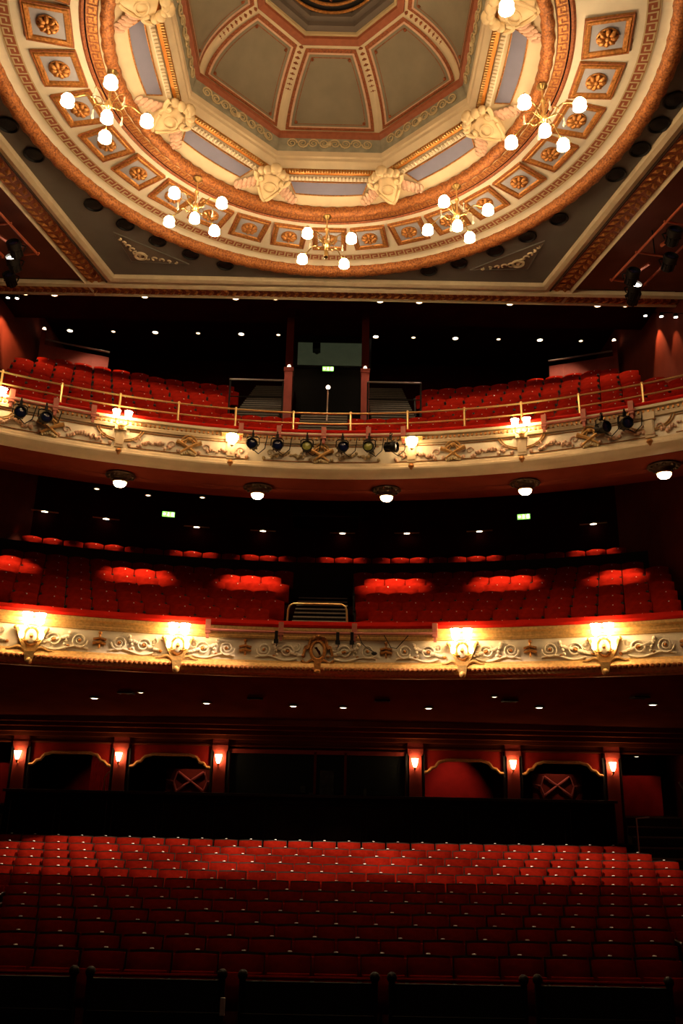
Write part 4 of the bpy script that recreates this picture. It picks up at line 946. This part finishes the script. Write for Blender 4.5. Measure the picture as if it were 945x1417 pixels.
tag(mb.build('hanging_cable_plug', 'cable'), 'black plug on a cable dangling over the ivory front, right of the oval cartouche', 'cable')
mb = MB(); mb.tube([arcp(RAD(6.2), R-.19, 5.78), arcp(RAD(6.8), R-.07, 5.52), arcp(RAD(7.3), R-.07, 5.50), arcp(RAD(8.4), R-.15, 5.77)], .01, 5)
tag(mb.build('loose_cable', 'cable'), 'thin black cable looping from the lower lighting pipe at its right half', 'cable')

# circle tier and seats
CP = [857, 843, 830.6, 818.7, 808.6, 799, 790.5]
crow = []
for k, py in enumerate(CP):
    Y = 18.95+.88*k; ztop = CAM.z+tanel(py)*Y; crow.append((Y-CY, ztop-.92))
tier(crow, .88, 'floor_circle', 'tierdk', 'stepped dark floor of the circle', None, 0, .3)
cseat = make_seat('circle_chair', 'theatre seat', .575, 'velvet', .05, False)
for k, (r, z) in enumerate(crow):
    da = .59/r; n = int(RAD(37)/da); cnt = 0
    for j in range(-n, n+1):
        a = (j+(.5 if k % 2 else 0))*da; p = arcp(a, r, z)
        if abs(p.x) < 1.0 or abs(p.x) > 8.9 or not in_frame(p, 8): continue
        cnt += 1
        seat_at(cseat, p, -a, 'red plush circle seat, %s row up from the cushioned balcony front, %s from the left' % (ORD[k+1], ordw(cnt)), 'red seats in the circle')
rb = 21.5; ztb = CAM.z+tanel(770)*(rb+CY)-.92; cnt = 0
for j in range(-24, 25):
    a = j*.60/rb; p = arcp(a, rb, ztb)
    if abs(p.x) > 8.8 or not in_frame(p, 8): continue
    cnt += 1; seat_at(cseat, p, -a, 'round-topped red seat in the dim back row of the circle, %s from the left' % ordw(cnt), 'red seats in the circle')
struct('wall_circle_barrier', arc_sweep(MB(), [(20.55, ztb-1.2), (20.55, CAM.z+tanel(779)*(20.55+CY)), (20.65, CAM.z+tanel(779)*(20.55+CY)), (20.65, ztb), (24, ztb)]), 'black', 'black barrier and platform behind the lit circle rows', smooth=False)
stairs('circle_stairs', -.74, .74, xyz_between(18.35, 24.2, 5.45, crow[-1][1]+.1, 13), 'black central circle steps with pale nosings behind the brass hoop')
mb = MB(); zt = CAM.z+tanel(836)*18.55; hw = .66
mb.tube([(-hw-.02, 18.5, 6.0), (-hw, 18.55, zt-.14), (-hw+.03, 18.55, zt-.05), (-hw+.12, 18.55, zt), (hw-.12, 18.55, zt), (hw-.03, 18.55, zt-.05), (hw, 18.55, zt-.14), (hw+.02, 18.5, 6.0)], .024, 8)
tag(mb.build('brass_hoop_rail', 'brass'), 'brass hoop rail at the foot of the central circle steps', 'guard rail')
# dark walls and lights at the back of the circle
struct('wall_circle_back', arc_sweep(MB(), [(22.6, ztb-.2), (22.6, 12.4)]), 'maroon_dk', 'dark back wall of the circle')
ba = None
for i, d in enumerate((-23.2, -18.4, -11.0, -5.4, 1.4, 6.9, 13.0, 22.2)):
    a = RAD(d); p = arcp(a, 22.42, 10.60); lab = 'slim lit brass picture light on the circle back wall, %s from left' % ORD[i+1]
    if ba is None:
        ba = thing('picture_light', lab, 'wall light', p, -a, 'lights on the circle back wall')
        mb = MB(); mb.tube([(-.42, 0, 0), (.42, 0, 0)], .022, 8); mb.build('housing', 'brass', ba)
        mb = MB(); mb.box(-.09, .09, -.03, .01, -.03, -.015); mb.ball((0, -.02, -.02), .035, 8, 5, (1.6, 1, .6)); mb.build('lamp', 'dl', ba)
        mb = MB(); mb.tube([(0, 0, 0), (0, .18, .03)], .014, 6); mb.build('bracket', 'brass_dk', ba); cache(ba)
    else: dup(ba, p, -a, lab, 'lights on the circle back wall')
    spot('picture_light_beam', arcp(a, 21.75, 10.55), arcp(a, 21.45, 9.1), 150, 75, .7)
for x in (-8.4, -5.05, -1.95, 2.0, 5.0, 8.0):
    yy = CY+math.sqrt(max(1, 19.3**2-x*x)); spot('circle_downlight', (x*.985, yy-1.3, 10.15), (x*(1 if abs(x) < 6 else .97), yy-.75, 7.9), 620, 56 if abs(x) < 6 else 44, .75, (1, .62, .36))
for p, w in ((at_y(233, 712.5, 26.3), 'left'), (at_y(726, 720, 26.3), 'right')):
    a = math.atan2(p.x, p.y-CY); q = arcp(a, 22.5, p.z-.0); 
    s = (22.5+0)/(Vector((p.x, p.y-CY, 0)).length); 
    t = exit_sign(q, .40, .17, 'glowing green exit sign on the circle back wall, %s one' % w); t.rotation_euler = (0, 0, -a)
for i, (px, py) in enumerate(((134, 676), (280, 688), (205, 685), (628, 717), (327, 713))):
    p = at_y(px, py, 24.5); p = CAM+ray(px, py)*.0+ (at_z(px, py, 9.80) - CAM)*1.0+CAM*.0 if i < 3 else p
    if i < 3:
        q = at_z(px, py, 9.74); put_dl(dlB, q, 'tiny lit downlight near the rear edge of the red soffit, %s from left' % ORD[[1, 3, 2][i]], 'downlights of the circle ceiling')
# ================================================================== UNDER THE LOWER BALCONY
NS = 60
def soff(s, t):
    a = -AMAX+2*AMAX*s; p0 = arcp(a, R+.1, 4.86); P1 = Vector((p0.x*1.0, 20.55, 4.06))
    return p0*(1-t)+P1*t
mb = MB(); mb.grid(soff, NS, 8); struct('circle_soffit', mb, 'soffit2', 'brown red sloping underside of the lower balcony')
mb = MB(); mb.grid(lambda s, t: Vector((-WX+2*WX*s, *[(20.4, 4.10), (20.42, 3.98), (20.62, 3.97), (20.64, 3.88), (20.86, 3.87), (20.88, 3.76), (21.05, 3.75), (21.06, 3.66), (21.15, 3.65), (21.15, 3.5)][round(t*9)])), 1, 9)
struct('trim_stalls_cornice', mb, 'soffit2', 'stepped brown cornice above the boxes', smooth=False)
for i, (px, py, b) in enumerate(((131, 965, 1), (286, 972, 1), (406, 976, 1), (475, 978, 1), (593, 979, 1), (746, 978, 1), (903, 974, 1), (195, 957, 0), (684, 963, 0))):
    # on the sloping soffit: march along the ray
    r = ray(px, py); best = None
    for j in range(400):
        q = CAM+r*(15+.02*j)/r.y
        r0 = R+.1; ys = CY+math.sqrt(max(0, r0*r0-q.x*q.x)); tt = (q.y-ys)/(20.55-ys)
        if q.z >= 4.86-.80*tt and tt >= 0: best = q; break
    if best is None: continue
    put_dl(dlA if b else dlB, best-Vector((0, 0, .012)), '%s lit downlight in the underside of the lower balcony, %s from left' % ('round' if b else 'tiny', ORD[i+1] if b else ORD[i-6]), 'downlights under the lower balcony')
    if b: spot('stalls_downlight', best-Vector((0, 0, .06)), (best.x, best.y-1.0, 1.2), 420, 80, .6, (1, .68, .42))
for i, (px, py) in enumerate(((175, 957), (353, 965), (529, 968), (705, 968), (885, 963))):
    r = ray(px, py); best = None
    for j in range(400):
        q = CAM+r*(15+.02*j)/r.y; ys = CY+math.sqrt(max(0, (R+.1)**2-q.x*q.x)); tt = (q.y-ys)/(20.55-ys)
        if q.z >= 4.86-.80*tt and tt >= 0: best = q; break
    t = thing('soffit_vent', 'dark square vent in the underside of the lower balcony, %s from left' % ORD[i+1], 'air vent', best-Vector((0, 0, .02)), 0, 'vents under the lower balcony')
    mb = MB(); sqring(mb, [(.17, 0), (.165, -.03), (.14, -.03), (.135, .01)]); mb.build('vent_frame', 'iron', t, False)
    mb = MB()
    for j in range(6): mb.box(-.14, .14, -.13+.047*j, -.11+.047*j, -.02, .01)
    mb.build('slats', 'black', t, False)
# box front wall at Y 21.2
YB = 21.2; PX = [-7.21, -4.76, -2.34, 2.42, 4.80, 7.22]
mb = MB(); mb.box(-WX, WX, YB-.02, YB+.2, 3.50, 4.3); struct('wall_back_upper', mb, 'maroon', 'maroon wall band above the boxes', smooth=False)
mb = MB(); mb.tube([(-WX, YB-.05, 3.52), (WX, YB-.05, 3.52)], .03, 6); struct('trim_picture_rail', mb, 'soffit2', 'thin moulding above the boxes')
mb = MB(); mb.box(-WX, WX, 23.6, 23.7, 1.0, 4.3); struct('wall_back', mb, 'boxwall', 'crimson wall at the back of the boxes', smooth=False)
mb = MB(); mb.box(-WX, WX, YB, 23.7, 4.0, 4.1); struct('ceiling_boxes', mb, 'maroon_dk', 'dark ceiling of the boxes', smooth=False)
mb = MB(); mb.box(-WX, WX, 20.7, 23.7, 1.35, 1.45); struct('floor_boxes', mb, 'tierdk', 'dark floor of the boxes', smooth=False)
lampP = None
for i, x in enumerate(PX):
    t = thing('box_pilaster', 'oxblood pilaster between the boxes behind the stalls, %s from left' % ORD[i+1], 'pilaster', (x, YB, 0), 0, 'pilasters behind the stalls')
    mb = MB(); mb.box(-.15, .15, -.10, .05, 1.4, 3.52); mb.build('shaft', 'pilaster', t, False)
    mb = MB(); mb.box(-.19, .19, -.14, .05, 3.40, 3.52); mb.box(-.17, .17, -.12, .05, 3.36, 3.40); mb.build('capital', 'pilaster', t, False)
    mb = MB(); mb.box(-.19, .19, -.12, .05, 3.52, 3.9); mb.build('frieze_block', 'pilaster', t, False)
    for sg in (-1, 1):
        mb = MB(); mb.box(sg*.20-.03, sg*.20+.03, -.06, .05, 1.4, 3.40); mb.build('side_strip', 'black', t, False)
    lab = 'lit frosted wall lamp on the %s pilaster from left behind the stalls' % ORD[i+1]; p = (x-.02, YB-.10, 3.18)
    if lampP is None:
        lampP = thing('pilaster_lamp', lab, 'wall lamp', p, 0, 'lamps on the pilasters')
        mb = MB(); mb.lathe([(.0001, -.11), (.03, -.09), (.055, -.03), (.075, .06), (.085, .11), (.07, .10), (.0001, .08)], 14, Matrix.Translation((0, -.10, 0))); mb.build('glass_shade', 'boxlamp', lampP)
        mb = MB(); mb.lathe([(.0001, -.17), (.02, -.15), (.03, -.10), (.02, -.08)], 10, Matrix.Translation((0, -.10, 0))); mb.tube([(0, -.10, -.13), (0, -.03, -.18), (0, 0, -.15)], .012, 6); mb.build('bracket', 'brass_dk', lampP); cache(lampP)
    else: dup(lampP, p, 0, lab, 'lamps on the pilasters')
# arched valances
def valance(x0, x1, label):
    t = thing('box_valance', label, 'valance', (0, 0, 0), 0, 'gold-edged valances of the boxes')
    w = x1-x0; zt = 3.40; zc = 3.27
    curve = [(0, 2.98), (.07, 2.99), (.10, 3.03), (.13, 3.08), (.20, 3.10), (.23, 3.16), (.27, 3.22), (.36, 3.25), (.40, zc)]
    lft = [(x0+f*w*.55/ .66*.66*1.0 if False else x0+f*1.35, z) for f, z in curve]; rgt = [(x1-(px_-x0), z) for px_, z in reversed(lft)]
    low = lft+rgt
    mb = MB()
    for (a, b), (c, d) in zip(low, low[1:]):
        mb.add([(a, YB+.0, b), (c, YB+.0, d), (c, YB+.0, zt+.12), (a, YB+.0, zt+.12), (a, YB+.08, b), (c, YB+.08, d), (c, YB+.08, zt+.12), (a, YB+.08, zt+.12)], [(0, 1, 2, 3), (4, 7, 6, 5), (0, 4, 5, 1)])
    mb.build('valance_board', 'boxwall', t, False)
    mb = MB(); mb.tube([(a, YB-.03, b) for a, b in low], .038, 8); mb.build('gold_edge', 'valgold', t)
bays = [(PX[0]+.22, PX[1]-.22), (PX[1]+.22, PX[2]-.22), (PX[3]+.22, PX[4]-.22), (PX[4]+.22, PX[5]-.22)]
bl = ['first box from the left', 'second box from the left', 'box right of the control room', 'rightmost box']
for (a, b), t in zip(bays, bl): valance(a, b, 'crimson valance with stepped gold edge over the '+t)
# partitions between boxes
for i, x in enumerate(PX):
    mb = MB(); mb.box(x-.06, x+.06, YB+.05, 23.6, 1.4, 4.0); struct('wall_partition_%d' % (i+1), mb, 'maroon_dk', 'dark partition behind the %s pilaster' % ORD[i+1], smooth=False)
# control room window
t = thing('window_2', 'wide dark control room window in the middle behind the stalls', 'window', (0, 0, 0)); t['kind'] = 'structure'
mb = MB(); mb.box(PX[2]+.20, PX[3]-.20, YB+.06, YB+.08, 2.2, 3.36); mb.build('pane', 'glass', t, False)
for x in (PX[2]+.21, -.02, .72, PX[3]-.21):
    mb = MB(); mb.box(x-.03, x+.03, YB-.02, YB+.10, 2.2, 3.40); mb.build('mullion', 'pilaster' if abs(x) > 1 else 'maroon', t, False)
mb = MB(); mb.box(PX[2]+.2, PX[3]-.2, YB-.02, YB+.10, 3.34, 3.44); mb.build('head', 'pilaster', t, False)
mb = MB(); mb.box(PX[2]+.2, PX[3]-.2, YB+.05, YB+.1, 3.44, 3.6); mb.build('transom_panel', 'maroon', t, False)
for i, (px, py, w, h, m) in enumerate(((419, 1092, .12, .16, 'oculus'), (431, 1100, .14, .10, 'oculus'), (323, 1100, .10, .08, 'bronze'), (452, 1085, .34, .62, 'frieze'), (505, 1098, .08, .22, 'oculus'))):
    p = at_y(px, py, YB+.045)
    mb = MB(); mb.box(-w/2, w/2, -.006, .006, -h/2, h/2); mb.box(-w/2*.8, w/2*.8, -.009, -.006, -h/2*.8, h/2*.8)
    o = mb.build('posted_notice', M['lens_g'] if m != 'bronze' else M['bronze'], None, False); o.location = p
    tag(o, ['small pale square notice left of the middle mullion', 'low pale notice beside the left middle mullion', 'small orange notice at the lower left corner', 'tall pale blind strip between the two mullions', 'narrow pale strip right of the second mullion'][i]+' of the control window', 'notice')
# parapet in front of the boxes
t = thing('stalls_parapet', 'long black panelled parapet wall behind the last stalls row', 'parapet wall', (0, 0, 0)); t['kind'] = 'structure'
mb = MB(); mb.box(-7.25, 7.05, 20.62, 20.72, .4, 2.36); mb.build('wall_body', 'panelwood', t, False)
mb = MB(); mb.box(-7.3, 7.1, 20.54, 20.80, 2.36, 2.42); mb.build('cap_rail', 'wood', t, False)
for i in range(12):
    x = -7.1+i*1.19
    mb = MB(); sq = [(x, .95), (x+1.05, .95), (x+1.05, 2.2), (x, 2.2)]
    mb.tube([(a, 20.61, b) for a, b in sq], .02, 4, True); mb.build('panel_moulding', 'wood', t, False)
# interiors of the boxes
def curtain(x0, x1, y, z0, z1, label, folds=7, name='box_curtain'):
    mb = MB(); mb.grid(lambda s, v: Vector((x0+(x1-x0)*s, y-.05*sin(s*folds*2*pi)-.02, z0+(z1-z0)*v)), folds*8, 3)
    o = tag(mb.build(name, 'curtain'), label, 'curtain'); return o
curtain(-5.95, -5.35, 22.9, 1.45, 3.5, 'crimson curtain hanging in the first box from the left')
curtain(-3.45, -2.65, 22.6, 2.98, 3.45, 'short pleated crimson drape in the upper right of the second box', 9)
curtain(5.75, 6.45, 22.6, 2.85, 3.45, 'gathered crimson drape in the rightmost box', 8)
def xgate(xc, y, z0, label):
    t = thing('cross_braced_gate', label, 'gate', (xc, y, z0), 0, 'cross braced gates in the boxes')
    w, h = .42, .46
    for sg in (-1, 1):
        mb = MB(); mb.tube([(-sg*w*.75, 0, .02), (sg*w*.75, 0, h)], .025, 6); mb.build('cross_bar', 'pinkpipe', t)
        mb = MB(); mb.tube([(sg*w*.8, 0, 0), (sg*w, 0, h*.5), (sg*w*.8, 0, h)], .02, 6); mb.build('side_bar', 'pinkpipe', t)
        mb = MB(); mb.tube([(sg*w, 0, h*.5), (sg*(w+.2), 0, h*.55)], .02, 6); mb.build('bracket', 'pinkpipe', t)
    mb = MB(); mb.box(-.62, .62, .05, .07, -.6, .52); mb.build('red_backing', 'maroon', t, False)
xgate(-3.15, 21.9, 2.42, 'salmon cross braced gate against a red panel in the second box from the left')
xgate(6.05, 21.9, 2.48, 'salmon cross braced gate against a red panel in the rightmost box')
t = thing('tilting_lamp', 'dark adjustable lamp on a thin arm beside the left box curtain', 'lamp', (-5.35, 22.3, 1.45))
mb = MB(); mb.tube([(-.05, 0, 0), (-.05, 0, 1.25), (.0, 0, 1.35), (.12, 0, 1.45)], .015, 6); mb.build('arm', 'brass_dk', t)
mb = MB(); mb.lathe([(.02, .10), (.06, .07), (.13, -.06), (.12, -.06), (.0001, .04)], 14, Matrix.Translation((.2, 0, 1.15)) @ Matrix.Rotation(RAD(30), 4, 'Y')); mb.build('lamp_shade', 'black', t)
mb = MB(); mb.lathe([(.12, 0), (.12, .02), (.0001, .03)], 14); mb.build('base', 'black', t)
spot('box_spot', (3.55, 22.4, 3.9), (3.62, 23.6, 2.4), 45, 62, .8, (1, .45, .30), .05)
spot('box_spot', (-3.0, 21.5, 3.7), (-3.1, 22.2, 2.3), 16, 60, .9, (1, .45, .30), .05)
spot('box_spot', (6.0, 21.5, 3.7), (6.05, 22.2, 2.3), 16, 60, .9, (1, .45, .30), .05)
spot('box_spot', (-5.6, 21.6, 3.8), (-5.6, 22.9, 2.4), 16, 60, .9, (1, .45, .30), .05)
# doorways with stairs at both ends
for sx, nm in ((1, 'right'), (-1, 'left')):
    x0, x1 = sorted((sx*7.45, sx*8.85))
    stairs('stalls_exit_steps', x0, x1, xyz_between(20.0, 21.3, 1.0, 2.05, 6), 'dark steps up to the %s exit doorway behind the stalls' % nm, 'stalls exit steps', 'nosing_dk')
    t = thing('exit_hand_rail', 'slanting hand rail beside the %s exit steps behind the stalls' % nm, 'hand rail', (0, 0, 0), 0, 'stalls exit hand rails')
    xr = sx*8.93
    mb = MB(); mb.tube([(xr, 19.9, 1.75), (xr, 20.6, 2.35), (xr, 21.4, 2.85)], .03, 8); mb.build('rail_bar', 'rail', t)
    for y, z in ((20.0, 1.85), (21.3, 2.8)):
        mb = MB(); mb.tube([(xr, y, z-.9), (xr, y, z)], .018, 6); mb.build('post', 'iron', t)
    t = thing('newel_rail', 'short steel rail at the inner side of the %s exit steps' % nm, 'hand rail', (0, 0, 0), 0, 'stalls exit newel rails')
    xr = sx*7.42
    mb = MB(); mb.tube([(xr, 20.3, 1.3), (xr, 20.3, 2.05), (xr+sx*.3, 20.3, 2.08)], .02, 8); mb.build('rail_bar', 'rail', t)
    mb = MB(); mb.box(*sorted((sx*7.5, sx*8.7)), 22.0, 22.1, 2.05, 3.0); dd = mb.build('door_%d' % (1 if sx > 0 else 2), 'boxwall', None, False); tag(dd, 'crimson lower door panel of the %s exit doorway' % nm, 'door', None, 'structure')
    spot('exit_spot', (sx*8.1, 21.5, 3.7), (sx*8.15, 22.0, 2.5), 8, 70, .9, (1, .45, .28), .05)
    tt = put_dl(dlB, (sx*7.95, 21.45, 3.46), 'small amber downlight over the %s exit doorway' % nm, 'exit doorway downlights')
    spot('exit_pool', (sx*8.5, 21.4, 3.4), (sx*8.55, 22.0, 2.3), 2.5, 30, .9, (1, .4, .25), .03)

# ================================================================== STALLS
SY = lambda k: 10.6+.8*k
SZ = lambda k: .02*k+.003*k*k
def sfloor(x, y):
    k = max(0, (y-.008*x*x-10.6)/.8); return SZ(k)
mb = MB(); mb.grid(lambda s, t: Vector((-WX+2*WX*s, 5+15.7*t, sfloor(-WX+2*WX*s, 5+15.7*t)-.002)), 24, 40)
struct('floor', mb, 'carpet', 'dark red raked floor of the stalls')
mb = MB(); mb.box(-WX, WX, 20.3, 24, -.3, .4); struct('floor_rear', mb, 'carpet', 'dark base under the boxes', smooth=False)
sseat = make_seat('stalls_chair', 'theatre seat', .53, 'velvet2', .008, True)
for k in range(12):
    cnt = 0
    for j in range(-17, 18):
        x = (j+(.5 if k % 2 else 0))*.54; y = SY(k)+.008*x*x; p = Vector((x, y, SZ(k)))
        if abs(x) > (7.1 if k > 9 else 8.9) or not in_frame(p+Vector((0, 0, .8)), 12): continue
        cnt += 1
        seat_at(sseat, p, 0 if True else 0, 'red velvet stalls seat, %s row from the front, %s from the left in view' % (ORD[k+1], ordw(cnt)), 'red seats in the stalls')
# orchestra pit barriers
bar = thing('pit_barrier', '', 'barrier')
w = .69
mb = MB()
mb.box(-w, w, -.015, .015, .02, .82); mb.build('cloth_panel', 'black', bar, False)
for sg in (-1, 1):
    mb = MB(); mb.tube([(sg*w, 0, 0), (sg*w, 0, .86)], .035, 10); mb.ball((sg*w, 0, .875), .055, 10, 7); mb.build('post', 'iron', bar)
mb = MB(); mb.tube([(-w, 0, .855), (w, 0, .855)], .018, 8); mb.build('top_rail', 'velvet2', bar)
mb = MB(); mb.tube([(-w, -.03, .52), (w, -.03, .52)], .009, 6); mb.build('middle_rail', 'iron', bar); cache(bar)
for i, x in enumerate((.255, 1.815, 3.35, -1.34, -2.90)):
    lab = 'black cloth orchestra pit barrier panel with round-topped posts, %s from left' % ORD[[3, 4, 5, 2, 1][i]]; p = (x, 9.75+.004*x*x, 0)
    if i == 0: bar.location = p; bar['label'] = lab; bar['group'] = 'orchestra pit barriers'
    else: dup(bar, p, 0, lab, 'orchestra pit barriers')
mb = MB(); mb.box(-.025, .025, -.01, .01, 0, .16); o = mb.build('white_tag', 'plate', None, False); o.location = (-.62, 9.66, .52)
tag(o, 'small white tag hanging between two pit barrier posts left of centre', 'tag')

# ================================================================== WORLD AND RENDER SETTINGS
wd = bpy.data.worlds.new('world'); sc.world = wd; wd.use_nodes = True
wd.node_tree.nodes['Background'].inputs[0].default_value = (1, .6, .4, 1); wd.node_tree.nodes['Background'].inputs[1].default_value = .004
sc.view_settings.view_transform = 'Standard'; sc.view_settings.look = 'None'; sc.view_settings.exposure = 0.85; sc.view_settings.gamma = 1
cy = sc.cycles
cy.max_bounces = 5; cy.diffuse_bounces = 3; cy.glossy_bounces = 3; cy.transmission_bounces = 4; cy.sample_clamp_indirect = 4; cy.use_denoising = True
cy.caustics_reflective = False; cy.caustics_refractive = False
